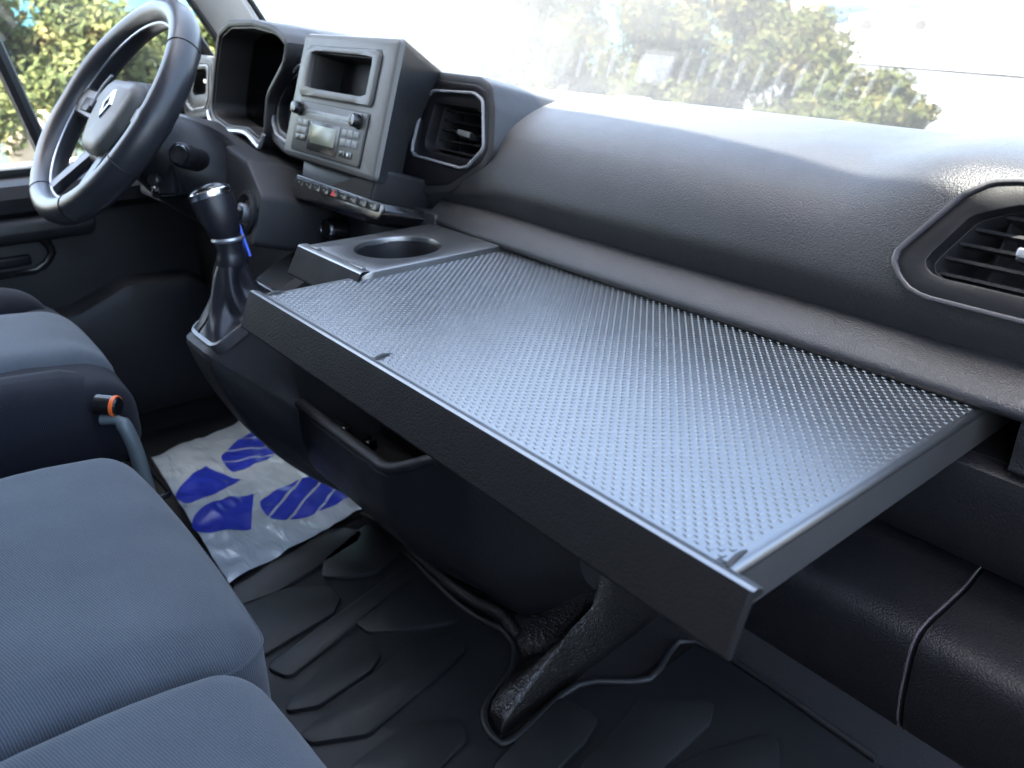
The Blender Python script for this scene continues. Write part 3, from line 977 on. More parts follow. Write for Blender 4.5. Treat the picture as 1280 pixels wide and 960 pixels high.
# hinge loop beside the lever
tube('console_loop', smooth_path([FC(-1.25, -.10, .05), FC(-1.215, -.035, .05), FC(-1.16, -.035, .05), FC(-1.12, -.075, .05), FC(-1.12, -.12, .05)], 6), .004, M['trim'], dash)

# defroster grille at the foot of the windscreen
dg_rows = []
bm = bmesh.new()
def dgy(x): return 1.0 - .15 * ((x - XC) / .8) ** 2 - .055
for xa, xb in ((-1.25, -.945), (-.865, -.30)):
    quads(bm, [addloop(bm, [V(x, dgy(x) + dy, .7285) for x in lin(xa, xb, 20)]) for dy in (-.018, .018)], False)
dgo = finish('defroster_grille', bm, M['black'], dash)
for xa, xb in ((-1.25, -.945), (-.865, -.30)):
    x = xa + .015
    while x < xb:
        wire_box('grille_rib', (x - .0022, dgy(x) - .018, .727), (x + .0022, dgy(x) + .018, .733), M['ring'], dgo)
        x += .034
rbox('sensor_cover', (-.905, .945, .730), (.066, .04, .012), .004, M['ring'], dash, 3)

# ================================================================== SLIDING TABLE
tab = thing('sliding_table', 'wide slide out dashboard table with raised chevron tread and drooping front lip', 'table', (-.52, .45, .54))
ZT = 0.580
XL, XR, YF, YB = -.815, -.208, .3075, .735
bm = bmesh.new()
sec = []
def arc(cx, cz, r, a0, a1, n=6):
    return [(cx + r * math.cos(a0 + (a1 - a0) * i / n), cz + r * math.sin(a0 + (a1 - a0) * i / n)) for i in range(n + 1)]
def trayprof(y):
    sh = .012 * (y - YF)                                    # sides narrow slightly towards the dash
    r = .006
    out = arc(XR - sh * 2 - r, ZT - r, r, math.pi / 2, 0) + [(XR - sh * 2, ZT - .032), (XR - sh * 2 - .003, ZT - .035), (XR - sh * 2 - .006, ZT - .035), (XR - sh * 2 - .006, ZT - .008)]
    out += [(XL + sh + .006, ZT - .008), (XL + sh + .006, ZT - .035), (XL + sh, ZT - .035)] + arc(XL + sh + r, ZT - r, r, math.pi, math.pi / 2)
    return out
loops = [addloop(bm, [(x, y, z) for x, z in trayprof(y)]) for y in lin(YF + .001, YB, 12)]
quads(bm, loops, True)
bm.faces.new(loops[0]); bm.faces.new(list(reversed(loops[-1])))
tray = finish('tray', bm, M['table'], tab, 30)
# sparkle side skin
bm = bmesh.new()
quads(bm, [addloop(bm, [(XR - .024 * (y - YF) + .0006, y, z) for z in (ZT - .0065, ZT - .020, ZT - .034)]) for y in lin(YF + .002, YB, 8)], False)
finish('side_skin', bm, M['table_side'], tab)
# front lip: a slanted strip, standing a little proud of the tread
def lipprof(x):
    return [(YF + .008, ZT + .0015), (YF + .0015, ZT + .0040), (YF - .0015, ZT + .0035), (YF - .0030, ZT + .001), (YF - .0160, ZT - .0315), (YF - .0155, ZT - .0335), (YF - .0130, ZT - .0330), (YF + .0005, ZT - .002), (YF + .008, ZT - .002)]
bm = bmesh.new()
lx = [-.8245, -.8225] + lin(-.82, -.192, 20) + [-.1895, -.188]
loops = []
for i, x in enumerate(lx):
    d = .0012 if i in (0, len(lx) - 1) else 0.0
    loops.append(addloop(bm, [(x, y + (d if k not in (0, 7, 8) else 0), z - d * .5) for k, (y, z) in enumerate(lipprof(x))]))
quads(bm, loops, True)
bm.faces.new(loops[0]); bm.faces.new(list(reversed(loops[-1])))
fl = finish('front_lip', bm, [M['lip'], M['table']], tab, 30)
for f_ in fl.data.polygons:
    if f_.normal.z > .6: f_.material_index = 1
# chevrons pressed up from the tray: too many and too small to pick apart
bm = bmesh.new()
d = .0083
def chevron(cx, cy):
    # two short bars meeting in a point that looks towards the near corner
    a, w, h = .0031, .00080, .00080
    for s in (0, 1):
        e = V(-.5, .87, 0) if s else V(.95, .30, 0)
        e = (V(-0.97, .25, 0) if s == 0 else V(.25, .97, 0))
        n_ = V(-e.y, e.x, 0)
        p0 = V(cx, cy, ZT); p1 = p0 + e * a
        vb = [bm.verts.new(p) for p in (p0 + n_ * w + V(0, 0, -.0002), p1 + n_ * w * .8 + V(0, 0, -.0002), p1 - n_ * w * .8 + V(0, 0, -.0002), p0 - n_ * w + V(0, 0, -.0002))]
        vt = [bm.verts.new(p) for p in (p0 + n_ * w * .4 + V(0, 0, h), p1 + n_ * w * .3 + V(0, 0, h * .6), p1 - n_ * w * .3 + V(0, 0, h * .6), p0 - n_ * w * .4 + V(0, 0, h))]
        for i in range(4):
            j = (i + 1) % 4
            bm.faces.new((vb[i], vb[j], vt[j], vt[i]))
        bm.faces.new(vt)
row = 0
y = YF + .014
while y < YB - .002:
    x = XR - .012 - (d / 2 if row % 2 else 0)
    while x > XL + .010:
        chevron(x + .0008, y)
        x -= d
    y += d * .55
    row += 1
tread = finish('tread_pattern', bm, M['table'], tab, 20, weld=False)
tread['kind'] = 'stuff'
# small bent metal tabs along the lip
def clip(x, y, sx):
    bm = bmesh.new()
    rows = []
    for i in range(7):
        t = i / 6
        hgt = .0032 * math.sin(math.pi * min(1, t * 1.0)) * (1 - t * .4) + .0006
        w_ = .0024 * (1 - .6 * t)
        c_ = V(x, y, ZT) + V(-.1 * sx, 1, 0).normalized() * (t * .020)
        rows.append([c_ + V(-w_, 0, 0), c_ + V(-w_ * .4, 0, hgt), c_ + V(w_ * .6, 0, hgt * .8), c_ + V(w_, 0, 0)])
    lp = [addloop(bm, r) for r in rows]
    quads(bm, lp, False)
    bm.faces.new(lp[0]); bm.faces.new(list(reversed(lp[-1])))
    return finish('clip', bm, M['table_side'], tab, 30)
clip(-.2125, YF + .010, 1); clip(-.583, YF + .008, 1); clip(-.808, YF + .010, -1)
wire_box('clip_slot', (-.2195, YF + .0075, ZT - .003), (-.2150, YF + .0125, ZT + .0006), M['black'], tab)
wire_box('clip_slot', (-.5880, YF + .0065, ZT - .003), (-.5845, YF + .0105, ZT + .0006), M['black'], tab)

# ================================================================== CUP HOLDER TRAY
cup = thing('cup_holder_tray', 'small slide out cup holder tray with a round hole left of the table', 'cup holder', (-.87, .5, .55))
ZC = .588
CO = [(-.943, .424), (-.7905, .422), (-.793, .72), (-.943, .72)]
CI = [(-.866 + .0505 * math.cos(a), .514 + .0535 * math.sin(a)) for a in lin(0, 2 * math.pi, 65)[:-1]]
FT = frame3((0, 0, ZC), (1, 0, 0), (0, 1, 0))
rim('tray_top', poly_round(CO, .006, 4), CI, FT, -.024, 0.0, -.014, .0025, M['table'], cup, n=96, c=(-.866, .514))
lathe('cup_well', [(.0508, -.006), (.0485, -.02), (.046, -.065), (.043, -.070), (.0, -.070)], FT, M['trim'], cup, 48, -.866, .514, capb=False, capt=False)
wire_box('well_rib', (-.825, .545, ZC - .055), (-.820, .556, ZC - .012), M['button'], cup, .001)
bm = bmesh.new()
loops = []
for x in [-.9450, -.944] + lin(-.942, -.792, 6) + [-.7905, -.7895]:
    loops.append(addloop(bm, [(x, yy, zz) for yy, zz in [(.432, ZC + .001), (.424, ZC + .002), (.4205, ZC + .0015), (.419, ZC), (.402, ZC - .030), (.4025, ZC - .032), (.405, ZC - .0315), (.421, ZC - .003)]]))
quads(bm, loops, True); bm.faces.new(loops[0]); bm.faces.new(list(reversed(loops[-1])))
fl = finish('front_lip', bm, [M['lip'], M['table']], cup, 30)
for f_ in fl.data.polygons:
    if f_.normal.z > .6: f_.material_index = 1
wire_box('lip_tab', (-.925, .424, ZC + .001), (-.905, .431, ZC + .0045), M['table'], cup, .001)
wire_box('lip_tab', (-.825, .424, ZC + .001), (-.797, .431, ZC + .0045), M['table'], cup, .001)

# ================================================================== STEERING
WC = V(-1.420, .353, .713)
t_, yw = .683, .05
WN = V(math.sin(yw) * math.cos(t_), -math.cos(yw) * math.cos(t_), math.sin(t_))
we1 = V(math.cos(yw), math.sin(yw), 0)
we2 = WN.cross(we1)
FW = lambda u, v, w=0.0: WC + we1 * u + we2 * v + WN * w
whl = thing('steering_wheel', 'black leather steering wheel with grey hub and silver inner trim', 'steering wheel', WC)
RW = .1755
bm = bmesh.new()
n = 120
loops = []
for k in range(n):
    a = 2 * math.pi * k / n
    c_, s_ = math.cos(a), math.sin(a)
    fat = 1.0 + .12 * math.exp(-((abs((math.degrees(a) % 360) - 180) % 180 - 20) / 22) ** 2)
    loops.append(addloop(bm, [FW(c_ * (RW + .0195 * fat * math.cos(b)), s_ * (RW + .0195 * fat * math.cos(b)), .0240 * math.sin(b) * fat) for b in lin(0, 2 * math.pi, 17)[:-1]]))
loops.append(loops[0])
quads(bm, loops)
finish('rim', bm, M['wheel'], whl, 60)
bm = bmesh.new()
tube_bm(bm, [FW(math.cos(a) * (RW - .0200), math.sin(a) * (RW - .0200), .004) for a in lin(0, 2 * math.pi, 97)[:-1]], .0019, True, 8)
finish('rim_trim', bm, M['alu'], whl)
for a in (R(40), R(140), R(205), R(-25), R(245), R(295)):
    bm = bmesh.new()
    tube_bm(bm, [FW(math.cos(a) * (RW + .0197 * math.cos(b)), math.sin(a) * (RW + .0197 * math.cos(b)), .0242 * math.sin(b)) for b in lin(0, 2 * math.pi, 21)[:-1]], .0009, True, 6)
    finish('rim_seam', bm, M['black'], whl)
# hub cushion
HB = poly_round([(-.086, .030), (-.060, .066), (.060, .066), (.086, .030), (.074, -.030), (.045, -.086), (-.045, -.086), (-.074, -.030)], .05, 6)
hubo = slab('hub', HB, FW, -.05, -.004, .022, M['wheel'], whl, ang=60)
hubc = slab('hub_cover', inset(HB, .012), FW, -.010, .010, .016, M['hub'], whl, ang=60)
bm = bmesh.new()
dm = [(0, .026), (.017, 0), (0, -.026), (-.017, 0)]
dmi = [(0, .014), (.009, 0), (0, -.014), (-.009, 0)]
la = addloop(bm, [FW(u, v + .005, .0098) for u, v in dm]); lb = addloop(bm, [FW(u, v + .005, .0130) for u, v in inset(dm, .002)])
lc = addloop(bm, [FW(u, v + .005, .0130) for u, v in dmi]); ld = addloop(bm, [FW(u, v + .005, .0098) for u, v in dmi])
quads(bm, [la, lb, lc, ld])
finish('diamond_emblem', bm, M['chrome'], hubc, 20)
tube('hub_trim', [FW(u, v, .0085) for u, v in spline2([(-.058, .053), (-.070, .036), (-.0735, .015), (-.072, -.004)], 6)], .0022, M['ring'], hubc, seg=8)
def spoke(a, w0, w1, mat):
    e = V(math.cos(a), math.sin(a), 0); p = V(-e.y, e.x, 0)
    bm = bmesh.new()
    rows = []
    for i in range(9):
        t = i / 8
        r_ = .055 + (RW - .008 - .055) * t
        w_ = w0 + (w1 - w0) * t
        if t > .8: w_ *= 1 + (t - .8) * 1.6
        dz = -.022 + .020 * t
        rows.append([FW(e.x * r_ + p.x * q * w_, e.y * r_ + p.y * q * w_, dz + h) for q, h in ((-1, 0), (-.8, .009), (0, .011), (.8, .009), (1, 0), (.7, -.007), (-.7, -.007))])
    lp = [addloop(bm, r) for r in rows]
    quads(bm, lp); bm.faces.new(lp[0]); bm.faces.new(lp[-1])
    return finish('spoke', bm, mat, whl, 50)
spoke(R(178), .030, .024, M['wheel']); spoke(R(2), .030, .024, M['wheel'])
spoke(R(248), .016, .013, M['wheel']); spoke(R(292), .016, .013, M['wheel'])
for sx in (-1, 1):
    slab('spoke_switch', poly_round([(sx * .118 - .018, -.012), (sx * .118 + .018, -.012), (sx * .118 + .018, .012), (sx * .118 - .018, .012)], .004, 3), FW, -.012, .004, .002, M['trim'], whl)

col = thing('steering_column', 'dark steering column shroud with wiper stalk and audio remote behind the wheel', 'steering column', (-1.40, .45, .60))
ax = V(-1.41, .50, .585)
bm = bmesh.new()
rows = []
for i in range(8):
    t = i / 7
    c_ = FW(0, -.012, -.035) * (1 - t) + ax * t
    rr_ = .052 + .022 * sm(t * 1.5)
    rows.append([c_ + we1 * math.cos(b) * rr_ * 1.1 + we2 * math.sin(b) * rr_ for b in lin(0, 2 * math.pi, 29)[:-1]])
lp = [addloop(bm, r) for r in rows]; quads(bm, lp); bm.faces.new(lp[0]); bm.faces.new(lp[-1])
finish('shroud', bm, M['trim'], col, 50)
def cyl(name, p0, p1, prof, mat, parent, n=24):
    p0 = Vector(p0); p1 = Vector(p1)
    w = (p1 - p0).normalized()
    u = w.cross(V(0, 0, 1)).normalized(); v = w.cross(u)
    L_ = (p1 - p0).length
    F = lambda a, b, c=0.0: p0 + u * a + v * b + w * c
    return lathe(name, [(r_, t * L_) for r_, t in prof], F, mat, parent, n)
st1 = cyl('wiper_stalk', (-1.375, .470, .628), (-1.300, .405, .657), [(.026, 0), (.026, .22), (.019, .30), (.017, .62), (.0185, .66), (.0185, .96), (.016, 1.0)], M['trim'], col)
cyl('stalk_tip', (-1.304, .409, .655), (-1.296, .402, .658), [(.016, 0), (.0155, .6), (.013, 1.0)], M['gloss'], st1)
FR = frame3((-1.372, .398, .615), V(.80, .55, .1), V(-.25, .15, 1))
rm = slab('audio_remote', poly_round([(-.030, -.032), (.030, -.032), (.030, .030), (-.026, .034)], .008, 4), FR, -.035, .0, .006, M['gloss'], col)
for q in range(3):
    lathe('remote_button', [(.0055, 0), (.0055, .003), (.004, .004)], FR, M['chrome'], rm, 16, -.022 + .004 * q, .020 - .018 * q)
slab('remote_paddle', poly_round([(-.006, -.028), (.026, -.028), (.026, .026), (-.004, .026)], .004, 3), FR, 0, .010, .003, M['trim'], rm)
cyl('remote_wheel', FR(-.006, -.006, 0), FR(-.006, -.006, .02), [(.010, 0), (.010, .9), (.008, 1)], M['slat'], rm)

key = thing('ignition_key', 'small key with blue tag in the ignition lock behind the gear knob', 'key', FK(-1.235, -.03, .02))
kb = slab('key_head', poly_round([(-1.250, -.042), (-1.222, -.042), (-1.220, -.020), (-1.252, -.020)], .006, 4), FK, .012, .020, .002, M['gloss'], key)
tube('key_ring', [FK(-1.236 + .012 * math.cos(a), -.046, .018 + .012 * math.sin(a)) for a in lin(0, 2 * math.pi, 25)[:-1]], .0012, M['chrome'], key, closed=True, seg=6)
bm = bmesh.new()
quads(bm, [addloop(bm, [V(-1.212 + .036 * t - .003, .445 - .004 * math.sin(t * 3), .575 - .055 * t), V(-1.212 + .036 * t + .003, .443, .575 - .055 * t + .002), V(-1.212 + .036 * t + .003, .446, .575 - .055 * t + .002), V(-1.212 + .036 * t - .003, .448, .575 - .055 * t)]) for t in lin(0, 1, 8)])
finish('blue_tag', bm, M['blue'], key)

# ================================================================== GEAR LEVER
gear = thing('gear_lever', 'gear lever with chrome topped black knob and creased leather boot', 'gear lever', (-1.20, .45, .40))
GF = frame3((-1.188, .418, .4365), (1, 0, 0), (0, .87, .49))
BO = poly_round([(-.053, -.068), (.052, -.068), (.056, .062), (-.054, .062)], .022, 6)
rim('boot_frame', BO, inset(BO, .0075), GF, -.012, .006, .0, .0025, M['ring_dark'], gear, n=72, c=(0, 0))
top_c = V(-1.178, .418, .520)
rows = []
base_i = radial(inset(BO, .0072), 72, (0, 0))
GA = (GF(0, 0, 1) - GF(0, 0, 0)).normalized()
axis = V(.02, -.05, 1).normalized()
ua = V(1, 0, 0); va = axis.cross(ua).normalized(); ua = va.cross(axis).normalized()
for i in range(22):
    t = i / 21
    e = t ** .55
    row = []
    for k in range(72):
        a = 2 * math.pi * k / 72
        b = GF(base_i[k][0], base_i[k][1], .004)
        c_ = top_c + (ua * math.cos(a) + va * math.sin(a)) * .021
        c0 = GF(base_i[k][0] * .50 + .006, base_i[k][1] * .50 + .004, .026)
        p = b * (1 - t) ** 2 + c0 * 2 * t * (1 - t) * (1.0) + c_ * t * t
        fold = math.sin(a * 5 + .6 + 4 * t) * .0065 * math.sin(math.pi * t) + noise.noise(p * 30) * .004 * math.sin(math.pi * t)
        rad_ = (p - (GF(0, 0, 0) * (1 - t) + top_c * t)); rad_.z = 0
        if rad_.length > 1e-6: p = p + rad_.normalized() * fold
        row.append(p)
    rows.append(row)
grid_mesh('boot', rows, M['boot'], gear, True, 70)
bm = bmesh.new()
tube_bm(bm, [r[50] + V(0, -.001, 0) for r in rows], .0012, seg=6)
finish('boot_seam', bm, M['console'], gear)
cyl('collar', (-1.178, .418, .512), (-1.180, .417, .556), [(.0215, 0), (.0225, .1), (.020, .35), (.0185, .5), (.020, .8), (.020, 1)], M['boot'], gear)
cyl('collar_ring', (-1.1800, .417, .548), (-1.1805, .4168, .554), [(.0222, 0), (.0235, .5), (.0222, 1)], M['alu'], gear)
kp0 = V(-1.181, .4165, .552)
kn = cyl('knob', kp0, V(-1.196, .408, .610), [(.018, 0), (.022, .10), (.0275, .45), (.0300, .75), (.0300, 1.0)], M['boot'], gear, 36)
kw = (V(-1.196, .408, .610) - kp0).normalized()
k1 = kp0 + kw * .0600
cyl('knob_band', k1, k1 + kw * .010, [(.0302, 0), (.0306, .15), (.0304, .85), (.0292, 1)], M['chrome'], kn, 36)
cyl('knob_cap', k1 + kw * .0095, k1 + kw * .019, [(.0290, 0), (.0275, .3), (.020, .75), (.008, 1.0)], M['gloss'], kn, 36)

# ================================================================== SEATS
def cushion(name, c, size, r, mat, parent, crown=.018, dish=0.0, roll=.022, n=16):
    hx, hy, hz = size[0] / 2, size[1] / 2, size[2] / 2
    def fn(q):
        u, v = q.x / hx, q.y / hy
        q = q.copy()
        top = (q.z + hz) / (2 * hz)
        q.z += top * (crown * (1 - u * u) * (1 - v * v * .5) - dish * (1 - (abs(u)) ** 1.5) + noise.noise(V(q.x * 5 + c[0], q.y * 5, 3)) * .006 + noise.noise(V(q.x * 16 + c[0], q.y * 22, 7)) * .0022)
        q.z -= top * roll * max(0, v - .35) ** 2 * 2.2
        q.y += .010 * (1 - u * u) * (v > 0) * v
        return q
    return rbox(name, c, size, r, mat, parent, n, fn=fn)

from mathutils.bvhtree import BVHTree
def piping(o, par, pts, r=.0017, mat='fabric'):
    me = o.data
    bv = BVHTree.FromPolygons([v.co for v in me.vertices], [p.vertices for p in me.polygons])
    path = []
    for p in smooth_path(pts, 8):
        q = bv.find_nearest(p)
        path.append(q[0] + q[1] * r * .3)
    return tube('piping', path, r, M[mat], par, seg=6)

mid = thing('middle_seat', 'grey cloth middle seat cushion beside the driver seat with blue grey twill', 'seat', (-.775, -.05, .0))
mc = cushion('cushion', (-.775, -.092, .303), (.425, .56, .17), .042, M['fabric'], mid, .006, n=18)
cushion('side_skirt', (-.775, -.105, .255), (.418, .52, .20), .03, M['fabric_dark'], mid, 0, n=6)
piping(mc, mid, [(-1.0, -.30, .352), (-1.0, .08, .352), (-.985, .16, .345), (-.93, .225, .340), (-.775, .24, .338), (-.62, .225, .340), (-.565, .16, .345), (-.55, .08, .352), (-.55, -.30, .352)])
out = thing('outer_seat', 'grey cloth outer seat cushion nearest the open passenger door', 'seat', (-.32, -.05, .0))
oc = cushion('cushion', (-.328, -.108, .306), (.455, .54, .168), .040, M['fabric'], out, .006, n=18)
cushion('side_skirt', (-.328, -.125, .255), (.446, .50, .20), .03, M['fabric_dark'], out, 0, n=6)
piping(oc, out, [(-.57, -.30, .352), (-.57, .07, .352), (-.555, .15, .345), (-.50, .21, .340), (-.325, .225, .338), (-.15, .21, .340), (-.09, .15, .345), (-.08, .07, .352), (-.08, -.30, .352)])
rbox('backrest', (-.775, -.46, .72), (.43, .16, .75), .06, M['fabric'], mid, 6)
rbox('backrest', (-.325, -.46, .72), (.45, .16, .75), .06, M['fabric'], out, 6)
for nm, th, x0, x1 in (('bench_base', mid, -.97, -.58), ('bench_base', out, -.54, -.12)):
    wire_box(nm, (x0, -.33, 0.0), (x1, .06, .20), M['seat_base'], th, .02)
# little metal loop at the bench foot
tube('release_loop', smooth_path([(-1.02, .20, .075), (-1.00, .262, .075), (-.985, .275, .075), (-.965, .262, .075), (-.94, .20, .075)], 5), .006, M['gloss'], mid, seg=8)
tube('bench_rail', [(-.955, -.2, .05), (-.955, .215, .05)], .012, M['mint'], mid, seg=8)

drv = thing('driver_seat', 'driver seat with pale cloth centre, dark side bolsters and an orange tipped dial', 'seat', (-1.33, -.05, 0))
dc = cushion('cushion', (-1.345, -.06, .345), (.50, .60, .15), .055, M['fabric_dark'], drv, .004, .012, n=16)
cushion('centre_panel', (-1.345, -.06, .352), (.285, .60, .15), .050, M['fabric'], drv, .012, .012, n=14)
cushion('bolster', (-1.535, -.07, .372), (.13, .56, .14), .055, M['fabric_dark'], drv, .004, n=8)
cushion('bolster', (-1.155, -.07, .345), (.13, .56, .15), .055, M['fabric_dark'], drv, .004, n=8)
rbox('backrest', (-1.345, -.47, .80), (.50, .18, .80), .07, M['fabric'], drv, 6)
rbox('base_cover', (-1.335, -.07, .245), (.47, .56, .14), .04, M['seat_base'], drv, 6)
wire_box('seat_box', (-1.55, -.33, 0.0), (-1.13, .12, .20), M['seat_base'], drv, .02)
dl = cyl('height_dial', (-1.094, .186, .386), (-1.074, .207, .384), [(.0135, 0), (.0135, .9), (.011, 1)], M['gloss'], drv)
cyl('dial_ring', (-1.0790, .2018, .3845), (-1.0755, .2055, .3841), [(.0138, 0), (.0146, .5), (.0138, 1)], M['orange'], dl)
tube('release_lever', smooth_path([(-1.084, .185, .368), (-1.070, .203, .366), (-1.061, .210, .345), (-1.057, .214, .310), (-1.052, .216, .262)], 5), [.007] * 6 + [.010] * 15, M['mint'], drv, seg=10)
tube('release_bar', smooth_path([(-1.60, .24, .06), (-1.550, .316, .06), (-1.48, .322, .055), (-1.412, .324, .05), (-1.398, .310, .05), (-1.40, .24, .05)], 5), .006, M['gloss'], drv, seg=8)

# ================================================================== DRIVER DOOR
door = thing('driver_door', 'dark driver door with moulded trim, pull handle recess and side window', 'door', (-1.84, .05, .0))
wire_box('door_panel', (-1.86, -.55, .03), (-1.805, .66, .50), M['door'], door, .01)
sweep_y = lambda name, prof, ys, mat, par: grid_mesh(name, [[V(x, y, z) for x, z in prof] for y in ys], mat, par, True)
bm = bmesh.new()
pr = [(-1.86, .495), (-1.79, .495), (-1.775, .51), (-1.775, .535), (-1.79, .556), (-1.82, .562), (-1.86, .562)]
lp = [addloop(bm, [(x, y, z) for x, z in pr]) for y in lin(-.55, .64, 10)]
quads(bm, lp); bm.faces.new(lp[0]); bm.faces.new(lp[-1])
finish('upper_trim', bm, M['lower'], door, 30)
wire_box('window_ledge', (-1.90, -.55, .556), (-1.865, .66, .582), M['white_paint'], door, .004)
wire_box('window_seal', (-1.864, -.55, .560), (-1.848, .62, .578), M['seal'], door, .003)
rbox('armrest', (-1.79, .0, .475), (.06, .75, .05), .024, M['door'], door, 6)
FD = frame3((-1.803, 0, 0), (0, 1, 0), (0, 0, 1))
rc = rim('handle_recess', poly_round([(-.05, .385), (.265, .385), (.300, .42), (.285, .462), (-.05, .462)], .025, 5), poly_round([(-.04, .397), (.255, .397), (.285, .42), (.27, .450), (-.04, .450)], .022, 5), FD, -.004, .008, -.03, .004, M['gloss'], door, c=(.12, .42))
rbox('pull_handle', (-1.800, .12, .415), (.012, .26, .022), .006, M['trim'], rc, 4)
FDp = frame3((-1.80, 0, 0), (0, 1, 0), (0, 0, 1))
slab('door_pocket', poly_round([(-.5, .05), (.60, .05), (.60, .30), (.53, .345), (.40, .350), (.30, .310), (-.5, .30)], .04, 6), FDp, -.01, .055, .03, M['door'], door)
pane = wire_box('window_pane', (-1.852, -.50, .565), (-1.848, .62, 1.40), M['pane'], door)
pane.data.materials.clear(); pane.data.materials.append(M['pane'])
bm = bmesh.new()
tube_bm(bm, [V(-1.84, .325, .58), V(-1.835, .280, .79), V(-1.83, .20, 1.15), V(-1.82, .12, 1.42)], .015, seg=8)
finish('window_post', bm, M['seal'], door)
bm = bmesh.new()
tube_bm(bm, [V(-1.82, .655, .60), V(-1.80, .66, .74), V(-1.78, .58, .87), V(-1.74, .30, 1.31), V(-1.72, .22, 1.42)], .018, seg=8)
finish('window_frame', bm, M['seal'], door)
prism('corner_sail', [(.50, .575), (.665, .575), (.665, .77), (.60, .835)], frame3((-1.835, 0, 0), (0, 1, 0), (0, 0, 1)), 0, .02, M['lower'], door, .004)

pdoor = thing('light_block_door', 'unseen dark passenger door, added shut to block light, with its window lowered, beside the outer seat', 'door', (.14, .05, .0))  # out of view, added shut to hold back light from the side
wire_box('door_panel', (.10, -.70, .03), (.16, .70, .55), M['trim'], pdoor, .01)
wire_box('window_ledge', (.165, -.70, .545), (.20, .70, .575), M['white_paint'], pdoor, .004)
wire_box('belt_pillar', (.06, -.76, .0), (.16, -.34, 1.50), M['seat_base'], pdoor, .02)
bm = bmesh.new()
tube_bm(bm, [V(.12, .68, .55), V(.10, .66, .74), V(.08, .30, 1.31), V(.06, .22, 1.42), V(.06, -.40, 1.44)], .022, seg=8)
finish('window_frame', bm, M['seal'], pdoor)

# ================================================================== FLOOR MAT, PAPER, HUMP
mat_t = thing('floor_mat', 'black rubber floor mat with raised ribs in the passenger footwell', 'floor mat', (-.7, .45, 0))
MO = [(-1.20, .02), (-1.190, .595), (-1.162, .606), (-1.136, .610), (-1.037, .596), (-.889, .587), (-.817, .592), (-.775, .604), (-.734, .592), (-.702, .559), (-.677, .501), (-.654, .477), (-.621, .470), (-.606, .490), (-.624, .616), (-.57, .701), (-.578, .812), (-.30, .82), (-.12, .80), (-.10, .02)]
FM = frame3((0, 0, 0), (1, 0, 0), (0, 1, 0))
slab('mat_sheet', MO[::-1], FM, -.010, .002, .001, M['rubber'], mat_t)
tube('mat_rim', smooth_path([(x, y, .004) for x, y in MO[1:-2]], 4), .0052, M['rubber'], mat_t, seg=8)
PADS = dict(
 A=[(-1.08, .32), (-1.076, .355), (-1.118, .539), (-1.134, .555), (-1.156, .537), (-1.187, .48), (-1.166, .434), (-1.14, .344)],
 B=[(-1.093, .482), (-1.137, .579), (-1.04, .575), (-1.025, .526), (-1.038, .495), (-1.063, .463)],
 C=[(-1.067, .315), (-1.058, .391), (-1.021, .441), (-.997, .438), (-.978, .419), (-.959, .304), (-.975, .277)],
 D=[(-.918, .306), (-.987, .557), (-.971, .554), (-.944, .476), (-.896, .316)],
 E=[(-.92, .449), (-.95, .541), (-.845, .556), (-.874, .494), (-.902, .452)],
 F=[(-.832, .297), (-.88, .396), (-.865, .427), (-.848, .424), (-.835, .404), (-.822, .32)],
 G=[(-.773, .29), (-.829, .491), (-.799, .535), (-.782, .525), (-.739, .347), (-.767, .292)],
 H=[(-.689, .313), (-.7, .391), (-.67, .443), (-.651, .433), (-.637, .378)],
 I=[(-.513, .532), (-.54, .661), (-.488, .721), (-.476, .7), (-.465, .593)],
 K=[(-.609, .575), (-.568, .585), (-.555, .552), (-.545, .493), (-.58, .45)],
 L=[(-.46, .47), (-.43, .66), (-.40, .74), (-.37, .70), (-.38, .50)],
 N=[(-.33, .50), (-.34, .68), (-.29, .76), (-.25, .70), (-.26, .52)],
 O=[(-.50, .30), (-.52, .45), (-.48, .48), (-.42, .42), (-.43, .30)])
for k, p in PADS.items():
    if area2(p) < 0: p = p[::-1]
    q = poly_round(inset(p, -.011), .016, 6)
    slab('tread_block', q, FM, .0, .0085, .0026, M['rubber'], mat_t, back=False)
# protective paper with printed shoe soles
def paper_mat():
    mt, nt, b = newmat('protective_paper')
    b.inputs['Base Color'].default_value = (0.55, 0.58, 0.60, 1)
    b.inputs['Roughness'].default_value = 0.30
    tc = nd(nt, 'ShaderNodeTexCoord')
    n1 = nd(nt, 'ShaderNodeTexNoise', Scale=22.0, Detail=5.0)
    nt.links.new(tc.outputs['Object'], n1.inputs['Vector'])
    mx = nd(nt, 'ShaderNodeMixRGB')
    mx.inputs[1].default_value = (0.27, 0.33, 0.39, 1); mx.inputs[2].default_value = (0.38, 0.44, 0.49, 1)
    nt.links.new(n1.outputs[0], mx.inputs[0]); nt.links.new(mx.outputs[0], b.inputs['Base Color'])
    b.inputs['Roughness'].default_value = 0.24
    mp = nd(nt, 'ShaderNodeMapping'); mp.inputs['Scale'].default_value = (9, 26, 9); mp.inputs['Rotation'].default_value = (0, 0, 0.35)
    nt.links.new(tc.outputs['Object'], mp.inputs['Vector'])
    n3 = nd(nt, 'ShaderNodeTexNoise', Scale=1.0, Detail=4.0, Distortion=0.6)
    nt.links.new(mp.outputs[0], n3.inputs['Vector'])
    bp = nd(nt, 'ShaderNodeBump', Strength=0.8, Distance=0.010)
    nt.links.new(n3.outputs[0], bp.inputs['Height']); nt.links.new(bp.outputs[0], b.inputs['Normal'])
    return mt
M['paper'] = paper_mat()
M['print'] = simple('blue_print', (0.018, 0.035, 0.36), 0.28)
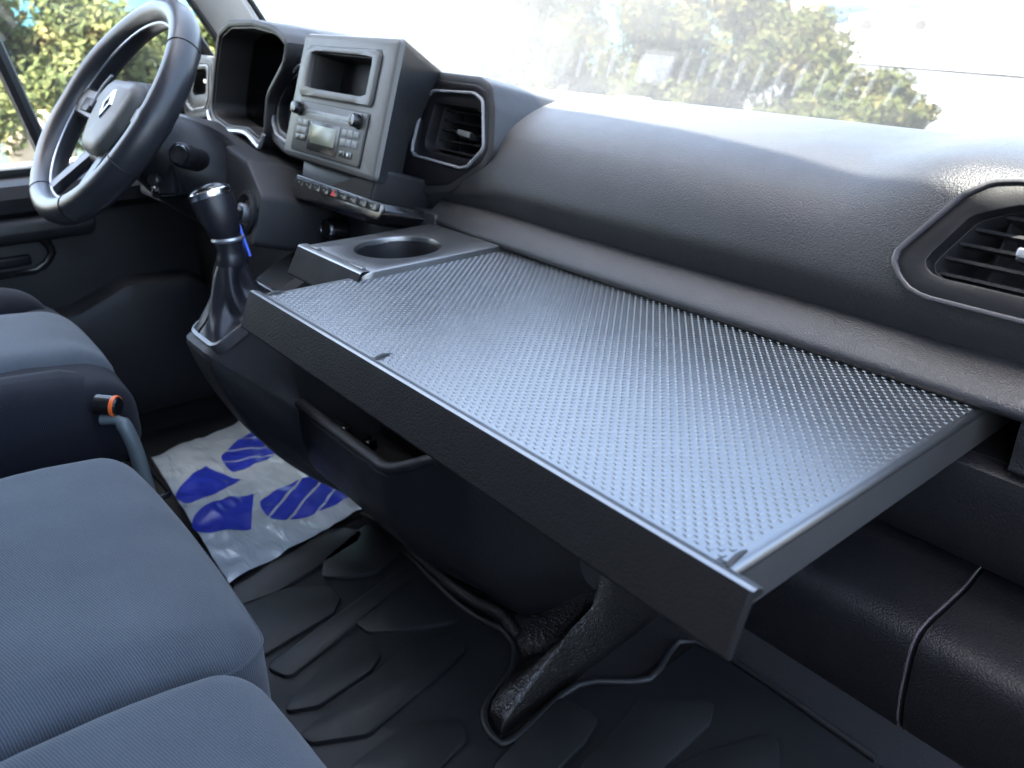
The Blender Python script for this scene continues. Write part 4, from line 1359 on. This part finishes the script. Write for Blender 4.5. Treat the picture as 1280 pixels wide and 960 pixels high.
def ph(x, y):
    a = .0042 * noise.noise(V(x * 9 + y * 14, y * 22 - x * 5, .3)) + .0045 * noise.noise(V(x * 30, y * 40, 1.7))
    a += .006 * max(0, math.sin((y - .35 + .12 * (x + 1.4)) * 38)) ** 4 * .5
    return .013 + a
pap = thing('protective_paper', 'white crumpled protective floor paper printed with blue shoe soles', 'floor paper', (-1.42, .48, 0))
PC = [(-1.638, .356), (-1.129, .322), (-1.200, .625), (-1.690, .640)]
nx, ny = 64, 44
bm = bmesh.new()
lay = []
for dz in (0, -.0006):
    g = []
    for j in range(ny + 1):
        v = j / ny
        rw = []
        for i in range(nx + 1):
            u = i / nx
            p = (Vector(PC[0]) * (1 - u) + Vector(PC[1]) * u) * (1 - v) + (Vector(PC[3]) * (1 - u) + Vector(PC[2]) * u) * v
            edge = .0012 * noise.noise(V(u * 14, v * 14, 5))
            rw.append(V(p.x + edge * (u > .99), p.y + edge * (v < .01), ph(p.x, p.y) + dz))
        g.append(addloop(bm, rw))
    lay.append(g)
    quads(bm, g, False)
finish('paper_sheet', bm, M['paper'], pap, 60)
def draped(name, poly, z, mat, par):
    bm = bmesh.new()
    vs = [bm.verts.new((x, y, 0)) for x, y in poly]
    f = bm.faces.new(vs)
    bmesh.ops.triangulate(bm, faces=[f])
    for _ in range(3):
        es = [e for e in bm.edges if e.calc_length() > .012]
        if es: bmesh.ops.subdivide_edges(bm, edges=es, cuts=1)
        bmesh.ops.triangulate(bm, faces=list(bm.faces))
    for v in bm.verts:
        v.co.z = ph(v.co.x, v.co.y) + z
    return finish(name, bm, mat, par, 80)
HE1 = [(-1.524, .427), (-1.436, .462), (-1.412, .425), (-1.409, .353), (-1.433, .342), (-1.467, .357), (-1.506, .392)]
TO1 = [(-1.535, .466), (-1.556, .477), (-1.599, .534), (-1.616, .587), (-1.587, .613), (-1.496, .601), (-1.479, .564), (-1.47, .476), (-1.493, .462)]
HE2 = [(-1.363, .465), (-1.257, .412), (-1.283, .354), (-1.313, .335), (-1.342, .342), (-1.377, .373), (-1.377, .427)]
TO2 = [(-1.322, .457), (-1.340, .474), (-1.358, .534), (-1.344, .599), (-1.322, .631), (-1.268, .630), (-1.239, .592), (-1.231, .524), (-1.246, .465), (-1.278, .452)]
HE1 = [(-1.535, .425), (-1.430, .462), (-1.412, .425), (-1.418, .365), (-1.435, .342), (-1.467, .350), (-1.510, .385)]
def clip_half(poly, p, n_, keep):
    out = []
    for i in range(len(poly)):
        a = Vector(poly[i - 1]); b = Vector(poly[i])
        da = (a - p).dot(n_) * keep; db = (b - p).dot(n_) * keep
        if da >= 0: out.append(tuple(a))
        if (da >= 0) != (db >= 0):
            t = da / (da - db)
            q = a + (b - a) * t
            out.append((q.x, q.y))
    return out
def sole(poly, nb, dirn):
    P_ = spline2(poly, 4, True)
    d_ = Vector(dirn).normalized()
    ts = [Vector(p).dot(d_) for p in P_]
    t0, t1 = min(ts), max(ts)
    for i in range(nb):
        a = t0 + (t1 - t0) * i / nb + (.0028 if i else 0)
        b = t0 + (t1 - t0) * (i + 1) / nb - (.0028 if i < nb - 1 else 0)
        q = clip_half(P_, d_ * a, d_, 1)
        q = clip_half(q, d_ * b, d_, -1)
        if len(q) > 2:
            draped('sole_print', q, .0007, M['print'], pap)
def heel(p0, p1, tip):
    p0, p1, tip = Vector(p0), Vector(p1), Vector(tip)
    c_ = (p0 + p1) / 2; h_ = (p1 - p0) / 2; d_ = tip - c_
    P_ = [tuple(c_ + h_ * math.copysign(abs(math.cos(a)) ** .80, math.cos(a)) * (1 + .04 * math.sin(a)) + d_ * (abs(math.sin(a)) ** .8)) for a in lin(0, math.pi, 26)]
    draped('heel_print', P_, .0007, M['print'], pap)
heel((-1.522, .428), (-1.432, .464), (-1.428, .346)); heel((-1.366, .463), (-1.257, .412), (-1.345, .338))
sole(TO1, 4, (.90, -.44)); sole(TO2, 4, (.78, .63))

hump = thing('floor_hump', 'grained black vinyl hump reaching over the floor mat below the table', 'floor hump', (-.68, .7, 0))
rows = []
def pl_(pts, v):
    if v <= pts[0][0]: return pts[0][1]
    for (a_, b_), (c_, d_) in zip(pts[:-1], pts[1:]):
        if v <= c_: return b_ + (d_ - b_) * (v - a_) / (c_ - a_)
    return pts[-1][1]
for i in range(60):
    y = .484 + .38 * i / 59
    zr = pl_([(.484, .0), (.495, .016), (.52, .032), (.59, .062), (.663, .092), (.72, .112), (.86, .16)], y)
    xr = -.630 - .030 * (y - .49) / .3
    xl = pl_([(.484, -.658), (.50, -.674), (.54, -.698), (.60, -.748), (.63, -.86), (.86, -.88)], y)
    row = []
    for k in range(49):
        q = k / 48
        x = xr + (xl - xr) * q ** 1.3
        dx = x + .648
        rg = zr * math.exp(-(dx / (.034 if dx < 0 else .016)) ** 2 * (1.0 if dx < 0 else .45))
        sd = (x + .80) * -.58 + (y - .585) * .81
        z2 = max(.02, min(.20, .05 + (x + .748) * 1.0 + (y - .62) * .7))
        md = z2 * sm((sd + .030) / .055)
        v_ = (max(rg, 0) ** 4 + md ** 4) ** .25
        e = min(1, q * 9) * min(1, (1 - q) * 6) if i else 0
        row.append(V(x, y, -.014 + .014 * (e > 0) + v_ * sm(e)))
    rows.append(row)
grid_mesh('vinyl_cover', rows, M['vinyl'], hump, False, 70)
bm = bmesh.new()
tube_bm(bm, smooth_path([(-1.17, .618, .008), (-1.04, .605, .010), (-.93, .600, .012), (-.85, .600, .018), (-.79, .612, .02), (-.745, .61, .01)], 6), .012, seg=10)
finish('vinyl_edge', bm, M['vinyl'], hump)

# ================================================================== OUTSIDE THINGS
M['leaf_hedge'] = leafmat('hedge_leaves', [(0.25, (0.012, 0.017, 0.005)), (0.45, (0.030, 0.037, 0.010)), (0.62, (0.052, 0.048, 0.016)), (0.76, (0.110, 0.075, 0.028))], 4.0)
M['leaf_ivy'] = leafmat('ivy_leaves', [(0.25, (0.025, 0.035, 0.012)), (0.45, (0.055, 0.07, 0.022)), (0.60, (0.10, 0.10, 0.035)), (0.75, (0.20, 0.11, 0.05))], 5.0)
M['bark'] = ramp_noise('twig_bark', [(0.3, (0.06, 0.045, 0.03)), (0.7, (0.11, 0.085, 0.06))], 20, 0.9)
M['teal'] = plastic('teal_hoarding_paint', (0.16, 0.44, 0.46), 0.6, 0, var=0.08)
M['mintwall'] = plastic('mint_wall_paint', (0.40, 0.52, 0.44), 0.8, 0, var=0.1)
M['stone'] = ramp_noise('tan_stone', [(0.3, (0.36, 0.27, 0.17)), (0.7, (0.52, 0.42, 0.29))], 6, 0.9, bump=.02, bscale=8)
M['tan'] = ramp_noise('tan_earth', [(0.3, (0.30, 0.20, 0.13)), (0.7, (0.45, 0.34, 0.24))], 0.8, 0.95)
M['car_white'] = simple('car_white', (0.80, 0.80, 0.80), 0.25, coat=0.5)
M['car_blue'] = simple('car_dark_blue', (0.02, 0.04, 0.09), 0.25, coat=0.5)
M['car_glass'] = simple('car_window', (0.02, 0.05, 0.06), 0.1)
M['tyre'] = simple('tyre_rubber', (0.02, 0.02, 0.02), 0.8)

def shrub(label, c, rad, n, leaf, mat, group, seed):
    rnd = random.Random(seed)
    t = thing('shrub', label, 'shrub', c, group)
    bm = bmesh.new()
    cc = Vector(c)
    clumps = []
    for _ in range(38):
        a = rnd.uniform(0, 2 * math.pi); zz = rnd.uniform(.05, 1) ** .8
        rr_ = math.sqrt(max(0, 1 - zz * zz)) * rnd.uniform(.55, 1.02)
        clumps.append((V(math.cos(a) * rr_ * rad[0], math.sin(a) * rr_ * rad[1], zz * rad[2] * rnd.uniform(.75, 1.05)), rnd.uniform(.16, .34)))
    for _ in range(int(n * 2.4)):
        p, s = clumps[rnd.randrange(len(clumps))]
        d_ = V(rnd.gauss(0, 1), rnd.gauss(0, 1), rnd.gauss(0, 1)).normalized() * rnd.random() ** .4 * s
        q = cc + p + V(d_.x * rad[0] * .9, d_.y * rad[1] * .9, d_.z * rad[2] * .7)
        nn = (d_.normalized() + V(rnd.gauss(0, .6), rnd.gauss(0, .6), rnd.gauss(0, .6) + .4)).normalized()
        u = nn.cross(V(rnd.gauss(0, 1), rnd.gauss(0, 1), rnd.gauss(0, 1))).normalized(); v = nn.cross(u)
        l = leaf * rnd.uniform(.6, 1.3)
        bm.faces.new([bm.verts.new(q + u * l * a + v * l * b) for a, b in ((-1, 0), (0, -.55), (1, 0), (0, .55))])
    finish('foliage', bm, mat, t, 180, weld=False)
    bm = bmesh.new()
    for p, s in clumps[:16]:
        tube_bm(bm, [cc + V(p.x * .15, p.y * .15, -.1), cc + p * .55 + V(0, 0, -.05 * rad[2]), cc + p], [.03, .018, .006], seg=5)
    finish('stems', bm, M['bark'], t)
    return t

def dirpt(ux, uy, d_):
    return V(ux * d_, uy * d_, gz(d_, 0))
def P(ux, uy, d_, z): return (ux * d_, uy * d_, z)
# hedge in front of the windscreen, dropping towards its right end
shrub('low right end shrub of the hedge beyond the windscreen', P(-.497, .868, 9.2, -.42), (.85, .95, .75), 6500, .032, M['leaf_hedge'], 'hedge shrubs beyond the windscreen', 1)
shrub('yellow flecked hedge shrub second from the hedge right end', P(-.560, .828, 9.6, -.42), (1.05, 1.0, 1.25), 7500, .032, M['leaf_hedge'], 'hedge shrubs beyond the windscreen', 2)
shrub('tall hedge shrub in front of the teal hoarding gap', P(-.625, .78, 9.6, -.42), (1.1, 1.0, 1.85), 8000, .034, M['leaf_hedge'], 'hedge shrubs beyond the windscreen', 3)
shrub('tall hedge shrub straight ahead behind the sensor cover reflection', P(-.695, .72, 9.8, -.42), (1.1, 1.0, 1.95), 8000, .034, M['leaf_hedge'], 'hedge shrubs beyond the windscreen', 4)
shrub('hedge shrub above the left passenger air vent', P(-.765, .645, 10.0, -.42), (1.1, 1.0, 1.75), 7500, .034, M['leaf_hedge'], 'hedge shrubs beyond the windscreen', 5)
shrub('lower hedge shrub seen just above the centre stack', P(-.835, .55, 10.0, -.42), (1.1, 1.0, 1.40), 7000, .034, M['leaf_hedge'], 'hedge shrubs beyond the windscreen', 6)
shrub('low shrub seen between instrument hood and centre stack', P(-.90, .435, 9.5, -.42), (1.0, 1.0, 1.05), 6000, .032, M['leaf_hedge'], 'hedge shrubs beyond the windscreen', 7)
# planted bank outside the driver window
wl = prism('low_wall', [(-6.0, -1.2), (-5.75, -1.2), (-5.4, 4.5), (-5.65, 4.5)], frame3((0, 0, 0), (1, 0, 0), (0, 1, 0)), -.6, .16, M['mintwall'], None, .02)
tag(wl, 'pale mint painted low wall under the shrubs outside the driver window', 'wall')
shrub('reddish ivy shrub outside the driver window, furthest left', P(-.985, .13, 6.3, .05), (.75, .8, .95), 9000, .027, M['leaf_ivy'], 'shrubs outside the driver window', 11)
shrub('sunlit ivy shrub outside the driver window behind the window post', P(-.975, .225, 6.5, .05), (.75, .8, .90), 9000, .027, M['leaf_ivy'], 'shrubs outside the driver window', 12)
shrub('pale ivy shrub seen through the top of the steering wheel', P(-.955, .30, 6.9, .05), (.8, .8, .80), 8000, .027, M['leaf_ivy'], 'shrubs outside the driver window', 13)
shrub('ivy shrub just outside the left edge of the driver window', P(-.995, .02, 6.3, .05), (.75, .8, .95), 8000, .027, M['leaf_ivy'], 'shrubs outside the driver window', 14)
rk = rbox('boulder', (-5.55, .95, .19), (.20, .34, .30), .09, M['stone'], None, 6, fn=lambda q: q * (1 + .25 * noise.noise(q * 5)))
tag(rk, 'tan boulder on the low mint wall outside the driver window', 'boulder')
# teal hoarding far behind
tw = thing('hoarding', 'long teal painted hoarding behind the shrubs', 'hoarding', (-16, 10, 0))
pts = [(-17.5, -2), (-17.0, 4), (-16.0, 9.0), (-14.5, 14.0), (-12.6, 18.2)]
for a, b in zip(pts[:-1], pts[1:]):
    d_ = (Vector(b) - Vector(a)); L_ = d_.length; d_.normalize()
    nseg = int(L_ / 1.2)
    F = frame3((a[0], a[1], -.5), (d_.x, d_.y, 0), (0, 0, 1))
    for i in range(nseg):
        slab('panel', [(L_ * i / nseg + .01, 0), (L_ * (i + 1) / nseg - .01, 0), (L_ * (i + 1) / nseg - .01, 2.9), (L_ * i / nseg + .01, 2.9)], F, 0, .04 + .008 * (i % 2), .008, M['teal'], tw)

# parked cars up the road
def car(label, d_, ux, uy, paint, yaw, s=1.0):
    c = V(ux * d_, uy * d_, gz(d_, 0))
    t = thing('parked_car', label, 'car', c)
    e = V(math.cos(yaw), math.sin(yaw), 0)
    F = frame3(c, e, (0, 0, 1))
    prof = [(-2.05, .38), (-2.08, .60), (-2.02, .78), (-1.5, .88), (-1.05, .95), (-.35, 1.36), (.25, 1.45), (1.0, 1.42), (1.65, 1.12), (1.98, 1.0), (2.05, .75), (2.04, .38), (1.9, .26), (-1.9, .26)]
    prof = [(u * s, v * s) for u, v in prof]
    pp = spline2(prof, 4, True)
    bm = bmesh.new()
    def wid(u, v): return s * (.86 - .16 * sm((v / s - .9) / .6) - .10 * (abs(u) / (2.05 * s)) ** 3)
    la = addloop(bm, [F(u, v, wid(u, v)) for u, v in pp]); lb = addloop(bm, [F(u, v, -wid(u, v)) for u, v in pp])
    quads(bm, [la, lb]); bm.faces.new(la); bm.faces.new(lb)
    finish('body', bm, paint, t, 40)
    for sg in (1, -1):
        for w_, nm in (([(-.95, .97), (-.33, 1.30), (.22, 1.37), (.22, .98)], 'side_window'), ([(.30, .98), (.30, 1.37), (.95, 1.34), (1.40, 1.08)], 'side_window')):
            q = [(u * s, v * s) for u, v in w_]
            bm = bmesh.new()
            l1 = addloop(bm, [F(u, v, sg * (wid(u, v) + .006)) for u, v in q]); l2 = addloop(bm, [F(u, v, sg * (wid(u, v) - .03)) for u, v in q])
            quads(bm, [l1, l2]); bm.faces.new(l1)
            finish(nm, bm, M['car_glass'], t)
        for u in (-1.28, 1.25):
            FW2 = (lambda sg: lambda a, b, w=0.0: F(a, b, sg * (.70 * s + w)))(sg)
            wt = lathe('wheel', [(.20 * s, 0), (.31 * s, 0), (.32 * s, .03 * s), (.32 * s, .17 * s), (.30 * s, .19 * s), (.21 * s, .19 * s)], FW2, M['tyre'], t, 28, u * s, .32 * s)
            lathe('hub_rim', [(.21 * s, .15 * s), (.20 * s, .185 * s), (.05 * s, .17 * s), (.0, .18 * s)], FW2, M['alu'], wt, 20, u * s, .32 * s, capb=False, capt=False)
    for sg in (.55, -.55):
        rbox('headlight', F(-1.98 * s, .72 * s, sg * s), (.12, .12, .12), .05, M['chrome'], t, 2)
    slab('windscreen', [(0, 0), (1, 0), (1, 1), (0, 1)], lambda a, b, w=0.0: F((-1.02 + .66 * b) * s, (.99 + .37 * b) * s, (1 - 2 * a) * .66 * s) + V(0, 0, .02 + w), 0, .01, 0, M['car_glass'], t)
    return t
car('white hatchback parked up the road beyond the hedge end', 50, -.4755, .8797, M['car_white'], R(28))
car('dark blue car parked partly behind the white hatchback', 56, -.522, .853, M['car_blue'], R(28))
# sandy bank far up the road
rows = []
for j in range(7):
    rows.append([V(-60 + 100 * i / 40, 74 + j * 7 + 3 * noise.noise(V(i * .3, j, 0)) - 8 * (i / 40), -.6 + j * 1.35 * (1 + .3 * noise.noise(V(i * .25, j * .4, 2)))) for i in range(41)])
bk = grid_mesh('sandy_bank', rows, M['tan'], None, False, 180)
tag(bk, 'sandy bank rising far up the road', kind='structure')
